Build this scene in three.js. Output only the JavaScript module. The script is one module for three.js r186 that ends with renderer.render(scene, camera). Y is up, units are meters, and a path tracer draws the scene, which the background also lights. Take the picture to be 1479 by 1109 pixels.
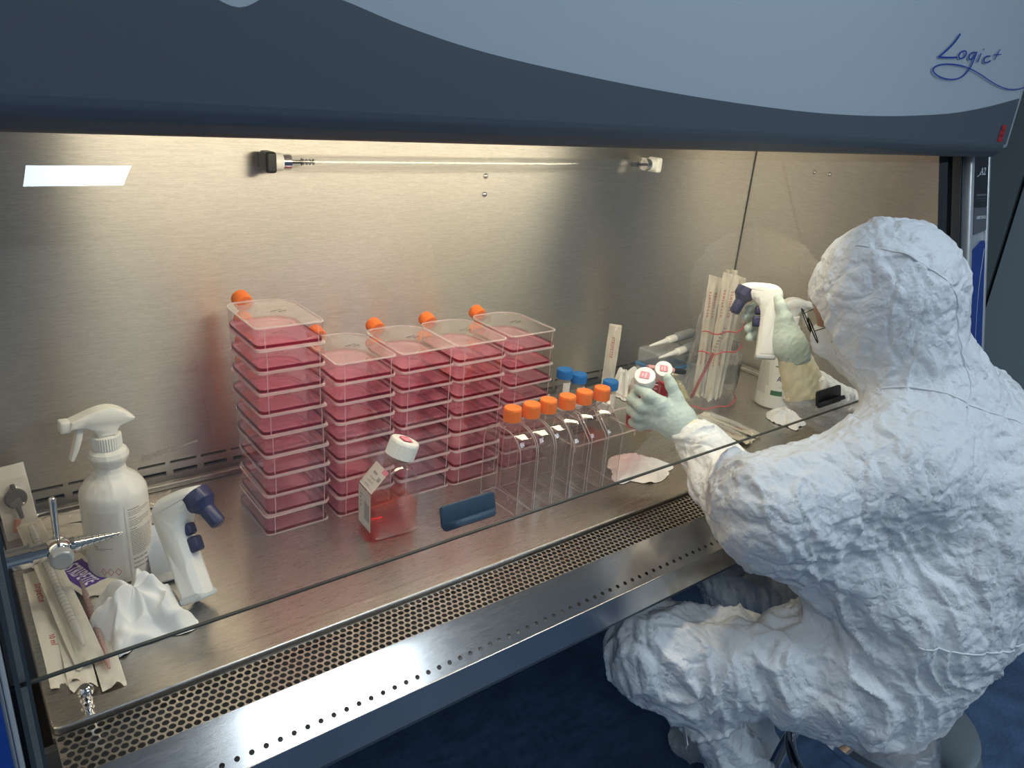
import * as THREE from 'three';
import { RoundedBoxGeometry } from 'three/addons/geometries/RoundedBoxGeometry.js';
import { mergeGeometries, toCreasedNormals } from 'three/addons/utils/BufferGeometryUtils.js';
import { RectAreaLightUniformsLib } from 'three/addons/lights/RectAreaLightUniformsLib.js';
import { createNoise3D, createNoise4D } from 'simplex-noise';

// ---------------------------------------------------------------- camera, exposure, light
const V = (x, y, z) => new THREE.Vector3(x, y, z);
const R = (d) => d * Math.PI / 180;
const WS = 0.8;                       // height of the cabinet's work surface above the floor
const scene = new THREE.Scene();
scene.background = new THREE.Color(0, 0, 0);
const renderer = new THREE.WebGLRenderer({ antialias: true });
renderer.toneMapping = THREE.LinearToneMapping;
renderer.toneMappingExposure = 0.8;
renderer.shadowMap.enabled = true;
RectAreaLightUniformsLib.init();
const camera = new THREE.PerspectiveCamera(2 * Math.atan(554.5 / 1093.1) * 180 / Math.PI, 1479 / 1109, 0.02, 40);
{
  const yaw = R(39.03), pitch = R(21.24);
  camera.position.set(0, WS + 0.70, 0);
  camera.lookAt(Math.sin(yaw) * Math.cos(pitch), WS + 0.70 - Math.sin(pitch), -Math.cos(yaw) * Math.cos(pitch));
  camera.rotateZ(R(4.62));
}
const ROOM_LIGHT = new THREE.Color(0.765, 0.89, 1.0), ROOM_POWER = 8.8;
const HOOD_LIGHT = new THREE.Color(1.0, 0.875, 0.63), HOOD_POWER = 28;
// ceiling panels [x, z, width, depth, share of power] and the cabinet's lamp [x, y, z, length, width]
const CEILING_PANELS = [[0.89, -0.10, 0.58, 0.60, 0.6], [0.605, 2.235, 0.41, 0.25, 1.6], [1.95, 1.15, 0.6, 1.2, 1], [-0.75, 1.15, 0.6, 1.2, 1]];  // the two long panels are unseen, added to brighten the person
const HOOD_LAMP = [0.905, 0.668, -0.815, 1.28, 0.06], HOOD_TILT = R(38);   // tilted back towards the rear wall
function areaLight(color, power, w, h, pos, target) {
  const l = new THREE.RectAreaLight(color, power, w, h);
  l.position.copy(pos); l.lookAt(target); l.castShadow = true; scene.add(l); return l;
}
for (const [x, z, w, d, k] of CEILING_PANELS) {
  const l = areaLight(ROOM_LIGHT, ROOM_POWER * k, w, d, V(x, WS + 1.738, z), V(x, 0, z + 0.0001));
  l.rotation.set(-Math.PI / 2, 0, 0);
}
{
  const [x, y, z, l, w] = HOOD_LAMP;
  const a = areaLight(HOOD_LIGHT, HOOD_POWER, l, w, V(x, WS + y - 0.008 * Math.cos(HOOD_TILT), z - 0.008 * Math.sin(HOOD_TILT)), V(x, 0, z));
  a.rotation.set(-Math.PI / 2 + HOOD_TILT, 0, 0);
}

// ---------------------------------------------------------------- helpers
let seed = 7;
const rnd = () => { seed = (seed * 1664525 + 1013904223) >>> 0; return seed / 4294967296; };
const rr = (a, b) => a + (b - a) * rnd();
const n3 = createNoise3D(rnd), n3b = createNoise3D(rnd), n4 = createNoise4D(rnd), n4b = createNoise4D(rnd);
const used = {};
const numbered = (n) => { used[n] = (used[n] ?? -1) + 1; return used[n] ? `${n}_${String(used[n]).padStart(3, '0')}` : n; };
const P = (o) => new THREE.MeshPhysicalMaterial(o);
const lin = (r, g, b) => new THREE.Color().setRGB(r, g, b);
function mesh(name, geo, mat, parent) {
  const m = new THREE.Mesh(geo, mat); m.name = name; m.castShadow = m.receiveShadow = true; parent.add(m); return m;
}
function tag(o, label, category, group, kind) {
  if (label) o.userData.label = label;
  if (category) o.userData.category = category;
  if (group) o.userData.group = group;
  if (kind) o.userData.kind = kind;
  return o;
}
function thing(name, label, category, pos = [0, 0, 0], group) {
  const o = new THREE.Group(); o.name = numbered(name); scene.add(o);
  o.position.set(pos[0], pos[1] + WS, pos[2]); return tag(o, label, category, group);
}
function whole(name, geo, mat, label, category, pos = [0, 0, 0], group) {
  const m = mesh(numbered(name), geo, mat, scene); m.position.set(pos[0], pos[1] + WS, pos[2]); return tag(m, label, category, group);
}
function structure(name, geo, mat, pos = [0, 0, 0], label, category) {
  const m = mesh(name, geo, mat, scene); m.position.set(pos[0], pos[1] + WS, pos[2]); return tag(m, label, category, null, 'structure');
}
function clean(g) {
  g = g.index ? g.toNonIndexed() : g;
  for (const k of Object.keys(g.attributes)) if (!['position', 'normal', 'uv'].includes(k)) g.deleteAttribute(k);
  if (!g.attributes.uv) g.setAttribute('uv', new THREE.BufferAttribute(new Float32Array(g.attributes.position.count * 2), 2));
  return g;
}
const merge = (list) => mergeGeometries(list.map(clean));
const move = (g, x, y, z) => g.translate(x, y, z);
function boxUV(g) { // uv in metres from the dominant axis
  g = g.index ? g.toNonIndexed() : g; const p = g.attributes.position, n = g.attributes.normal, uv = new Float32Array(p.count * 2);
  for (let i = 0; i < p.count; i++) {
    const ax = Math.abs(n.getX(i)), ay = Math.abs(n.getY(i)), az = Math.abs(n.getZ(i));
    const [u, v] = ay >= ax && ay >= az ? [p.getX(i), p.getZ(i)] : ax > az ? [p.getZ(i), p.getY(i)] : [p.getX(i), p.getY(i)];
    uv[2 * i] = u; uv[2 * i + 1] = v;
  }
  g.setAttribute('uv', new THREE.BufferAttribute(uv, 2)); return g;
}
const box = (x0, x1, y0, y1, z0, z1) => boxUV(move(new THREE.BoxGeometry(x1 - x0, y1 - y0, z1 - z0), (x0 + x1) / 2, (y0 + y1) / 2, (z0 + z1) / 2));
const rbox = (w, h, d, r, s = 2) => boxUV(new RoundedBoxGeometry(w, h, d, s, r));
const lathe = (pts, seg = 40) => new THREE.LatheGeometry(pts.map(([r, y]) => new THREE.Vector2(r, y)), seg);
const latheC = (pts, seg = 40, ang = 0.6) => toCreasedNormals(lathe(pts, seg), ang);
const tube = (pts, r, seg = 24, rs = 10, closed = false) => new THREE.TubeGeometry(new THREE.CatmullRomCurve3(pts.map((p) => V(...p)), closed), seg, r, rs, closed);
function poly(pts, curveSeg = 0) { const s = new THREE.Shape(); pts.forEach(([x, y], i) => i ? s.lineTo(x, y) : s.moveTo(x, y)); return s; }
function smoothShape(pts, div = 60) { // closed Catmull-Rom outline
  const c = new THREE.CatmullRomCurve3(pts.map(([x, y]) => V(x, y, 0)), true, 'centripetal'); return poly(c.getPoints(div).slice(0, -1).map((p) => [p.x, p.y]));
}
function roundPoly(pts, r) { // polygon with rounded corners; r a number or one per corner
  const s = new THREE.Shape(), n = pts.length;
  for (let i = 0; i < n; i++) {
    const p = pts[i], a = pts[(i + n - 1) % n], b = pts[(i + 1) % n], q = Array.isArray(r) ? r[i] : r;
    const da = Math.hypot(a[0] - p[0], a[1] - p[1]), db = Math.hypot(b[0] - p[0], b[1] - p[1]);
    const A = [p[0] + (a[0] - p[0]) * q / da, p[1] + (a[1] - p[1]) * q / da], B = [p[0] + (b[0] - p[0]) * q / db, p[1] + (b[1] - p[1]) * q / db];
    i ? s.lineTo(...A) : s.moveTo(...A); s.quadraticCurveTo(p[0], p[1], ...B);
  }
  s.closePath(); return s;
}
const extrude = (shape, depth, bevel = 0, seg = 2, curve = 6) => new THREE.ExtrudeGeometry(shape, { depth, bevelEnabled: bevel > 0, bevelSize: bevel, bevelThickness: bevel, bevelOffset: -bevel, bevelSegments: seg, curveSegments: curve });
const soft = (g, a = 0.5) => toCreasedNormals(g, a);
// aim a geometry built along +y so that its axis runs from a to b
function aim(g, a, b) {
  const q = new THREE.Quaternion().setFromUnitVectors(V(0, 1, 0), b.clone().sub(a).normalize());
  return g.applyQuaternion(q).translate(a.x, a.y, a.z);
}
const rod = (a, b, r0, r1 = r0, seg = 16) => aim(new THREE.CylinderGeometry(r1, r0, a.distanceTo(b), seg).translate(0, a.distanceTo(b) / 2, 0), a, b);

// ---------------------------------------------------------------- textures
function tex(w, h, f, srgb = false) {
  const d = new Uint8Array(w * h * 4);
  for (let y = 0; y < h; y++) for (let x = 0; x < w; x++) { const c = f(x, y); for (let k = 0; k < 3; k++) d[(y * w + x) * 4 + k] = Math.max(0, Math.min(255, Array.isArray(c) ? c[k] : c)); d[(y * w + x) * 4 + 3] = 255; }
  const t = new THREE.DataTexture(d, w, h); t.wrapS = t.wrapT = THREE.RepeatWrapping; t.magFilter = THREE.LinearFilter; t.minFilter = THREE.LinearMipmapLinearFilter; t.generateMipmaps = true;
  if (srgb) t.colorSpace = THREE.SRGBColorSpace; t.needsUpdate = true; return t;
}
function brush(w, h, len) { // horizontal scratches of length len
  const a = new Float32Array(w * h);
  for (let y = 0; y < h; y++) { let v = rnd(); const row = rnd(); for (let x = 0; x < w; x++) { if (rnd() < 1 / len) v = rnd(); a[y * w + x] = 0.85 * v + 0.15 * row; } }
  return tex(w, h, (x, y) => 255 * (0.58 + 0.42 * (a[y * w + x] * 0.6 + a[y * w + (x + 5) % w] * 0.4)));
}
const brushed = brush(512, 512, 14);
// the visible grain of the brushed finish: short pale and dull scratches
const grain = (() => { const w = 512, h = 512, a = new Float32Array(w * h); for (let y = 0; y < h; y++) { let v = rnd(); for (let x = 0; x < w; x++) { if (rnd() < 1 / 9) v = rnd(); a[y * w + x] = v; } } const t = tex(w, h, (x, y) => 255 * (0.80 + 0.20 * a[y * w + x])); t.repeat.set(2.0, 3.2); return t; })();
const brushFor = (u, v) => { const t = brushed.clone(); t.repeat.set(u, v); t.needsUpdate = true; return t; };
function canvas(w, h, draw, bg) {
  const c = document.createElement('canvas'); c.width = w; c.height = h; const x = c.getContext('2d');
  if (bg) { x.fillStyle = bg; x.fillRect(0, 0, w, h); } draw(x, w, h);
  const t = new THREE.CanvasTexture(c); t.colorSpace = THREE.SRGBColorSpace; t.anisotropy = 4; return t;
}
const print = (t, o = {}) => P({ map: t, roughness: 0.55, ...o });
const decal = (t, o = {}) => P({ map: t, transparent: true, roughness: 0.5, polygonOffset: true, polygonOffsetFactor: -1, ...o });

// ---------------------------------------------------------------- materials
const M = {};
M.steel = P({ map: grain, color: lin(0.70, 0.67, 0.625), metalness: 1, roughness: 0.50, roughnessMap: brushFor(5, 10), bumpMap: brushFor(5, 10), bumpScale: 0.000026, anisotropy: 0.9, anisotropyRotation: Math.PI / 2 });
M.steelFloor = P({ map: grain, color: lin(0.55, 0.53, 0.50), metalness: 1, roughness: 0.40, roughnessMap: brushFor(5, 10), bumpMap: brushFor(5, 10), bumpScale: 0.000012, anisotropy: 0.6, anisotropyRotation: Math.PI / 2 });
M.steelLip = P({ color: lin(0.58, 0.565, 0.545), metalness: 1, roughness: 0.23, roughnessMap: brushFor(5, 10), bumpMap: brushFor(5, 10), bumpScale: 0.000008 });
M.chrome = P({ color: lin(0.72, 0.72, 0.73), metalness: 1, roughness: 0.09 });
M.aluminium = P({ color: lin(0.62, 0.64, 0.66), metalness: 0.6, roughness: 0.4 });
M.hoodDark = P({ color: lin(0.075, 0.095, 0.120), roughness: 0.48 });
M.hoodLight = P({ color: lin(0.42, 0.49, 0.55), roughness: 0.5 });
M.blackPlastic = P({ color: lin(0.012, 0.013, 0.015), roughness: 0.45 });
M.track = P({ color: lin(0.03, 0.04, 0.048), roughness: 0.35 });
M.plenum = P({ color: lin(0.15, 0.15, 0.15), roughness: 0.7 });   // grey sheet inside the air path, toned dark to deepen hole shade
M.bluePanel = P({ color: lin(0.006, 0.045, 0.26), roughness: 0.35 });
M.blueGrey = P({ color: lin(0.045, 0.085, 0.125), roughness: 0.45 });
M.charcoal = P({ color: lin(0.018, 0.02, 0.023), roughness: 0.5 });
M.glass = P({ color: lin(0.95, 0.965, 0.96), transmission: 1, thickness: 0, roughness: 0, ior: 1.75 });   // both faces of the pane mirror
M.glassEdge = P({ color: lin(0.045, 0.055, 0.05), roughness: 0.4 });
M.clear = P({ color: lin(0.965, 0.95, 0.95), transmission: 1, thickness: 0, roughness: 0.03, ior: 1.59 });
M.clearRim = P({ color: lin(0.92, 0.86, 0.86), transmission: 0.72, thickness: 0, roughness: 0.12, ior: 1.5 });
M.film = P({ color: lin(0.95, 0.95, 0.94), transmission: 0.93, thickness: 0, roughness: 0.14, ior: 1.45 });
M.whitePlastic = P({ color: lin(0.80, 0.80, 0.77), roughness: 0.35 });
M.bottlePlastic = P({ color: lin(0.74, 0.74, 0.72), roughness: 0.38 });
M.whiteCap = P({ color: lin(0.82, 0.82, 0.80), roughness: 0.4 });
M.orange = P({ color: lin(0.90, 0.20, 0.035), roughness: 0.45 });
M.blueCap = P({ color: lin(0.015, 0.16, 0.50), roughness: 0.4 });
M.navy = P({ color: lin(0.018, 0.022, 0.085), roughness: 0.4 });
M.paper = P({ color: lin(0.76, 0.74, 0.69), roughness: 0.9 });
M.wipe = P({ color: lin(0.82, 0.82, 0.81), roughness: 0.95, sheen: 0.3, sheenRoughness: 0.8 });
M.glove = P({ color: lin(0.50, 0.60, 0.56), roughness: 0.6 });
M.cuff = P({ color: lin(0.74, 0.69, 0.50), roughness: 0.65 });
// crumpled non-woven cloth: sharp creases at several scales, tiling
const crumple = (() => {
  const S = 900, a = new Float32Array(S * S); let lo = 9, hi = -9;
  const line = (n, w) => Math.exp(-n * n / (w * w));
  for (let y = 0; y < S; y++) for (let x = 0; x < S; x++) {
    const u = x / S * Math.PI * 2, v = y / S * Math.PI * 2, c = [Math.cos(u), Math.sin(u), Math.cos(v), Math.sin(v)];
    const w = 0.12 * n4(c[0] * 3, c[1] * 3, c[2] * 3, c[3] * 3);
    const N = (f, k, o) => k(c[0] * f + o, c[1] * f + w, c[2] * f - o, c[3] * f - w);
    const h = 1.0 * Math.abs(N(0.8, n4, 1)) - 0.72 * Math.abs(N(1.45, n4b, 2)) + 0.46 * Math.abs(N(2.6, n4, 7)) - 0.25 * Math.abs(N(4.4, n4b, 5)) + 0.12 * Math.abs(N(7.5, n4, 6)) + 0.16 * line(N(1.1, n4, 3), 0.04) * Math.abs(N(1.1, n4b, 8));
    a[y * S + x] = h; lo = Math.min(lo, h); hi = Math.max(hi, h);
  }
  return tex(S, S, (x, y) => 255 * (a[y * S + x] - lo) / (hi - lo));
})();
crumple.repeat.set(2.6, 2.6);
M.suit = P({ color: lin(0.78, 0.80, 0.82), roughness: 0.55, bumpMap: crumple, bumpScale: 0.0066 });
M.suitPlain = P({ color: lin(0.78, 0.80, 0.82), roughness: 0.55 });
M.skin = P({ color: lin(0.42, 0.24, 0.16), roughness: 0.6 });
const liquid = (c, d, haze = lin(1, 1, 1), through = 1, opacity = 0.07) => P({ color: haze, transmission: through, thickness: 0.01, roughness: 0.02, ior: 1.33, attenuationColor: c, attenuationDistance: d, transparent: true, opacity });
M.medium = liquid(lin(0.985, 0.68, 0.78), 0.010, lin(0.95, 0.50, 0.60), 0.3, 0.15);
M.darkEdgeTint = liquid(lin(0.66, 0.02, 0.12), 0.0018);  // denser tint paints in the dark edge line of internally reflected light
M.mediumOrange = liquid(lin(0.96, 0.36, 0.26), 0.026, lin(0.9, 0.4, 0.3), 0.3, 0.14);
M.mediumRed = liquid(lin(0.85, 0.05, 0.10), 0.02);

// ---------------------------------------------------------------- the room
const FLOOR = -WS, CEIL = 1.75;
{
  const vinyl = tex(512, 512, (x, y) => {
    const a = x / 512 * Math.PI * 2, b = y / 512 * Math.PI * 2;
    const s = n3(Math.cos(a) * 1.1 + Math.sin(b) * 0.5, Math.sin(a) * 1.1, Math.cos(b) * 4) * 0.5 + n3b(Math.cos(a) * 5, Math.sin(a) * 5 + Math.cos(b) * 2, Math.sin(b) * 16) * 0.35 + (rnd() - 0.5) * 0.25;
    const k = 1 + 0.22 * s; return [76 * k, 100 * k, 132 * k];
  }, true);
  vinyl.repeat.set(1.2, 1.2);
  structure('floor', boxUV(box(-2.6, 3.15, FLOOR - 0.1, FLOOR, -1.6, 3.4)), P({ map: vinyl, roughness: 0.42 }), [0, 0, 0], 'dark blue marbled vinyl floor under the cabinet and stool', 'floor');
  const wallM = P({ color: lin(0.42, 0.46, 0.48), roughness: 0.7 }), slate = P({ color: lin(0.32, 0.385, 0.41), roughness: 0.55 }), slateB = P({ color: lin(0.19, 0.23, 0.235), roughness: 0.55 });
  structure('ceiling', box(-2.6, 3.15, CEIL, CEIL + 0.1, -1.6, 3.4), P({ color: lin(0.62, 0.64, 0.65), roughness: 0.8 }), [0, 0, 0], 'pale flat ceiling with light panels', 'ceiling');
  structure('wall_back', box(-2.6, 3.15, FLOOR, CEIL, -1.6, -1.5), wallM, [0, 0, 0], 'pale room wall hidden behind the cabinet', 'wall');
  structure('wall_front', box(-2.6, 3.15, FLOOR, CEIL, 3.3, 3.4), wallM, [0, 0, 0], 'pale room wall mirrored faintly in the glass', 'wall');
  structure('wall_left', box(-2.6, -2.5, FLOOR, CEIL, -1.5, 3.3), wallM, [0, 0, 0], 'pale room wall beyond the cabinet end', 'wall');
  const rw = structure('wall_right', box(3.06, 3.15, FLOOR, CEIL, -1.5, 3.3), M.blackPlastic, [0, 0, 0], 'slate grey panelled wall beside the cabinet with black joint', 'wall');
  mesh('panel', box(3.042, 3.06, FLOOR, CEIL, -1.5, -1.06), slateB, rw);
  mesh('panel', box(3.040, 3.06, FLOOR, CEIL, -1.046, 0.35), slate, rw);
  mesh('panel', box(3.040, 3.06, FLOOR, CEIL, 0.364, 3.3), slate, rw);
  // door on the wall opposite the cabinet, seen only as a reflection
  const d = structure('door_1', box(1.2, 2.15, FLOOR, FLOOR + 2.1, 3.27, 3.3), P({ color: lin(0.55, 0.58, 0.6), roughness: 0.5 }), [0, 0, 0], 'pale grey door in the opposite wall', 'door');
  mesh('handle', rbox(0.12, 0.02, 0.05, 0.008), M.chrome, d).position.set(1.32, FLOOR + 1.02, 3.25);
  CEILING_PANELS.forEach(([x, z, w, dd], i) => {
    const t = thing('ceiling_light', ['square white ceiling light panel above the cabinet front', 'small oblong ceiling light panel mirrored in the sash glass', 'added long ceiling light panel behind the seated person', 'added long ceiling light panel towards the chrome valve end'][i], 'light', [x, CEIL, z], 'flat ceiling light panels');
    mesh('frame', merge([[-w / 2 - 0.02, w / 2 + 0.02, -dd / 2 - 0.02, -dd / 2], [-w / 2 - 0.02, w / 2 + 0.02, dd / 2, dd / 2 + 0.02], [-w / 2 - 0.02, -w / 2, -dd / 2, dd / 2], [w / 2, w / 2 + 0.02, -dd / 2, dd / 2]].map(([a, b, c, e]) => box(a, b, -0.012, 0, c, e))), M.whitePlastic, t);
    mesh('diffuser', box(-w / 2, w / 2, -0.008, 0, -dd / 2, dd / 2), P({ color: 0xffffff, emissive: ROOM_LIGHT, emissiveIntensity: 3.2 }), t);
  });
}

// ---------------------------------------------------------------- the cabinet
const XR = 1.838, ZB = -1.296, XL = 0.012;
const colZ = (y) => -0.768 + (0.64 - y) * 0.25;      // front of the sloping columns
const glassZ = (y) => colZ(y) - 0.018;
const TILT = Math.atan(0.25);
const cabinet = thing('biosafety_cabinet', 'large stainless steel biosafety cabinet with slate blue hood and glass sash', 'cabinet');
// sheet (x along, z across) with rows of round holes; uv in metres
function holeSheet(x0, x1, z0, rows, pitch, rowH, r, seg, depth, stagger) {
  const pos = [], uv = [];
  const tri = (a, b, c) => { for (const p of [a, b, c]) { pos.push(...p); uv.push(p[0], p[2]); } };
  const quad = (a, b, c, d) => { tri(a, b, c); tri(a, c, d); };
  for (let j = 0; j < rows; j++) {
    const za = z0 + j * rowH, zb = za + rowH, zc = (za + zb) / 2;
    const start = x0 + (stagger && j % 2 ? pitch / 2 : 0), n = Math.floor((x1 - start) / pitch + 1e-6), end = start + n * pitch;
    if (start > x0) quad([x0, 0, za], [x0, 0, zb], [start, 0, zb], [start, 0, za]);
    if (end < x1 - 1e-5) quad([end, 0, za], [end, 0, zb], [x1, 0, zb], [x1, 0, za]);
    for (let i = 0; i < n; i++) {
      const xa = start + i * pitch, xb = xa + pitch, xc = (xa + xb) / 2;
      for (let k = 0; k < seg; k++) {
        const e = [k, k + 1].map((q) => {
          const t = q / seg * Math.PI * 2 + Math.PI / 4, c = Math.cos(t), s = Math.sin(t), m = Math.max(Math.abs(c), Math.abs(s));
          return { o: [xc + c / m * pitch / 2, 0, zc + s / m * rowH / 2], i: [xc + c * r, 0, zc + s * r], d: [xc + c * r, -depth, zc + s * r] };
        });
        quad(e[0].i, e[1].i, e[1].o, e[0].o); quad(e[0].d, e[1].d, e[1].i, e[0].i);
      }
    }
  }
  const g = new THREE.BufferGeometry();
  g.setAttribute('position', new THREE.Float32BufferAttribute(pos, 3)); g.setAttribute('uv', new THREE.Float32BufferAttribute(uv, 2)); g.computeVertexNormals(); return g;
}
{
  // shell: back wall with slots, side walls, top
  const slots = [];
  const slotRow = (y0, y1, z0, z1, step, gap) => { for (let x = XL; x < XR; x += step) slots.push(box(x, Math.min(x + gap, XR), y0, y1, z0, z1)); };
  const back = mesh('rear_wall', merge([box(XL, XR, 0.040, 0.70, ZB - 0.012, ZB), box(XL, XR, 0.022, 0.035, ZB - 0.012, ZB), box(XL, XR, 0.0, 0.013, ZB - 0.012, ZB)]), M.steel, cabinet);
  slotRow(0.035, 0.040, ZB - 0.012, ZB, 0.053, 0.008); slotRow(0.013, 0.022, ZB - 0.012, ZB, 0.053, 0.012);
  mesh('slot_divider', merge(slots), M.steel, back).userData.kind = 'stuff';
  // dried spray residue low on the rear wall
  const residue = canvas(256, 96, (x) => { for (let k = 0; k < 1500; k++) { const t = rnd(), u = 20 + t * 210, v = 62 - t * 34 + (rnd() - 0.5) * (34 - 20 * t) * (rnd() + 0.2); x.fillStyle = `rgba(225,222,214,${0.10 + 0.25 * rnd()})`; x.fillRect(u, v, 1 + rnd() * 4, 1 + rnd() * 2); } });
  mesh('residue', new THREE.PlaneGeometry(0.115, 0.040).translate(0.287, 0.062, ZB + 0.0005), decal(residue, { roughness: 0.9 }), back).castShadow = false;
  mesh('rear_plenum', box(XL - 0.02, XR + 0.02, -0.10, 0.74, ZB - 0.07, ZB - 0.06), M.plenum, cabinet);
  for (const y of [0.530, 0.493]) mesh('screw', move(lathe([[0, 0.004], [0.003, 0.0038], [0.0055, 0.0015], [0.006, 0]], 16).rotateX(Math.PI / 2), 0.937, y, ZB), M.chrome, back);
  const sideWall = (x) => boxUV(extrude(poly([[-ZB, -0.09], [-ZB, 0.72], [-glassZ(0.72) + 0.004, 0.72], [-glassZ(0) + 0.004, 0.0], [0.70, -0.09]]), 0.012).rotateY(Math.PI / 2).translate(x, 0, 0));
  const right = mesh('side_wall', sideWall(XR), M.steel, cabinet);
  for (const z of [-1.113, -1.071]) mesh('screw', move(lathe([[0, 0.004], [0.003, 0.0038], [0.0055, 0.0015], [0.006, 0]], 16).rotateZ(Math.PI / 2), XR, 0.56, z), M.chrome, right);
  // outlet cover plate proud of the side wall
  mesh('cover_plate', move(rbox(0.004, 0.20, 0.13, 0.0015), XR - 0.002, 0.236, -1.028), M.steel, right);
  mesh('side_wall', sideWall(XL - 0.012), M.steel, cabinet);
  for (const x of [XR - 0.002, XL]) mesh('corner_seam', box(x, x + 0.002, 0, 0.7, ZB, ZB + 0.002), P({ color: lin(0.12, 0.11, 0.10), metalness: 1, roughness: 0.5 }), back);
  mesh('filter_screen', box(XL - 0.012, XR + 0.012, 0.70, 0.72, ZB - 0.012, -0.74), P({ color: lin(0.6, 0.6, 0.58), metalness: 0.6, roughness: 0.5 }), cabinet);
  // fluorescent lamp under the filter screen, behind the hood
  const [lx, ly, lz, ll, lw] = HOOD_LAMP;
  const lamp = mesh('lamp_housing', box(-ll / 2 - 0.02, ll / 2 + 0.02, 0, 0.016, -lw / 2 - 0.006, lw / 2 + 0.006), M.whitePlastic, cabinet);
  lamp.position.set(lx, ly, lz); lamp.rotation.x = HOOD_TILT;
  mesh('lamp_diffuser', box(-ll / 2, ll / 2, -0.004, 0, -lw / 2, lw / 2), P({ color: 0xffffff, emissive: HOOD_LIGHT, emissiveIntensity: 4 }), lamp);
  // work tray: floor, raised rim with rounded step, rear ledge
  const TX0 = 0.024, TX1 = XR - 0.012, TZ0 = -1.282, TZ1 = -0.776, rim = 0.008;
  const tray = mesh('work_surface', box(TX0, TX1, -0.006, 0, TZ0, TZ1), M.steelFloor, cabinet);
  const rimShape = roundPoly([[TX0, TZ0], [TX1, TZ0], [TX1, TZ1], [TX0, TZ1]], 0.014);
  const hole = roundPoly([[TX0 + 0.028, TZ0 + 0.014], [TX1 - 0.028, TZ0 + 0.014], [TX1 - 0.028, TZ1 - 0.030], [TX0 + 0.028, TZ1 - 0.030]].reverse(), 0.035);
  rimShape.holes.push(new THREE.Path(hole.getPoints(6)));
  mesh('tray_rim', boxUV(extrude(rimShape, rim - 0.003, 0.003, 4, 8).rotateX(Math.PI / 2).scale(1, 1, -1).scale(1, 1, -1).translate(0, rim, 0)), M.steelFloor, tray);
  // lifting knob
  mesh('knob', latheC([[0, 0.034], [0.005, 0.034], [0.0088, 0.030], [0.009, 0.026], [0.0045, 0.0205], [0.0045, 0.016], [0.0065, 0.015], [0.0065, 0.010], [0.005, 0.009], [0.005, 0.004], [0.007, 0.003], [0.007, 0]], 28, 0.8).translate(0.062, rim, -0.792), M.chrome, tray);
  // intake grille, lip and front face
  const grille = mesh('intake_grille', merge([holeSheet(0.026, XR - 0.012, -0.772, 7, 0.0098, 0.0092, 0.0041, 12, 0.001, true)]).translate(0, 0.004, 0), M.steelFloor, cabinet);
  const slopeLen = 0.066, sl = R(30);
  const lipG = merge([
    boxUV(new THREE.PlaneGeometry(XR - 0.038, 0.046).rotateX(-Math.PI / 2).translate((XR + 0.014) / 2, 0, 0.023)),
    holeSheet(0.026, XR - 0.012, 0.046, 1, 0.0167, 0.012, 0.0032, 16, 0.001, false),
    boxUV(new THREE.PlaneGeometry(XR - 0.038, slopeLen - 0.058).rotateX(-Math.PI / 2).translate((XR + 0.014) / 2, 0, 0.058 + (slopeLen - 0.058) / 2)),
  ]).rotateX(sl).translate(0, 0.004, -0.7076);
  mesh('front_lip', lipG, M.steelLip, grille);
  const ez = -0.7076 + slopeLen * Math.cos(sl), ey = 0.004 - slopeLen * Math.sin(sl);
  mesh('front_face', merge([rbox(XR - 0.038, 0.052, 0.003, 0.0014).translate((XR + 0.014) / 2, ey - 0.0255, ez - 0.0005), box(0.026, XR - 0.012, ey - 0.0515, ey - 0.049, -0.80, ez - 0.001)]), M.steelLip, grille);
  mesh('drain_pan', merge([box(XL - 0.01, XR + 0.01, -0.10, -0.09, ZB - 0.06, -0.67), box(XL - 0.01, XR + 0.01, -0.10, -0.02, -0.79, -0.78)]), M.plenum, cabinet);
  mesh('underside', box(-0.13, 1.98, -0.115, -0.10, -1.42, -0.675), M.hoodDark, cabinet);
  // stand legs under the cabinet
  for (const x of [-0.08, 1.90]) for (const z of [-1.36, -0.74]) mesh('stand_leg', box(x - 0.03, x + 0.03, FLOOR, -0.115, z - 0.03, z + 0.03), M.hoodLight, cabinet);
  // outer casing behind
  mesh('casing', merge([box(-0.15, -0.13, -0.10, 1.2, -1.42, -0.80), box(1.98, 2.0, -0.10, 1.2, -1.42, -0.80), box(-0.15, 2.0, -0.10, 1.2, -1.44, -1.42), box(-0.15, 2.0, 1.18, 1.2, -1.42, -0.73)]), M.hoodLight, cabinet);
}
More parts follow.
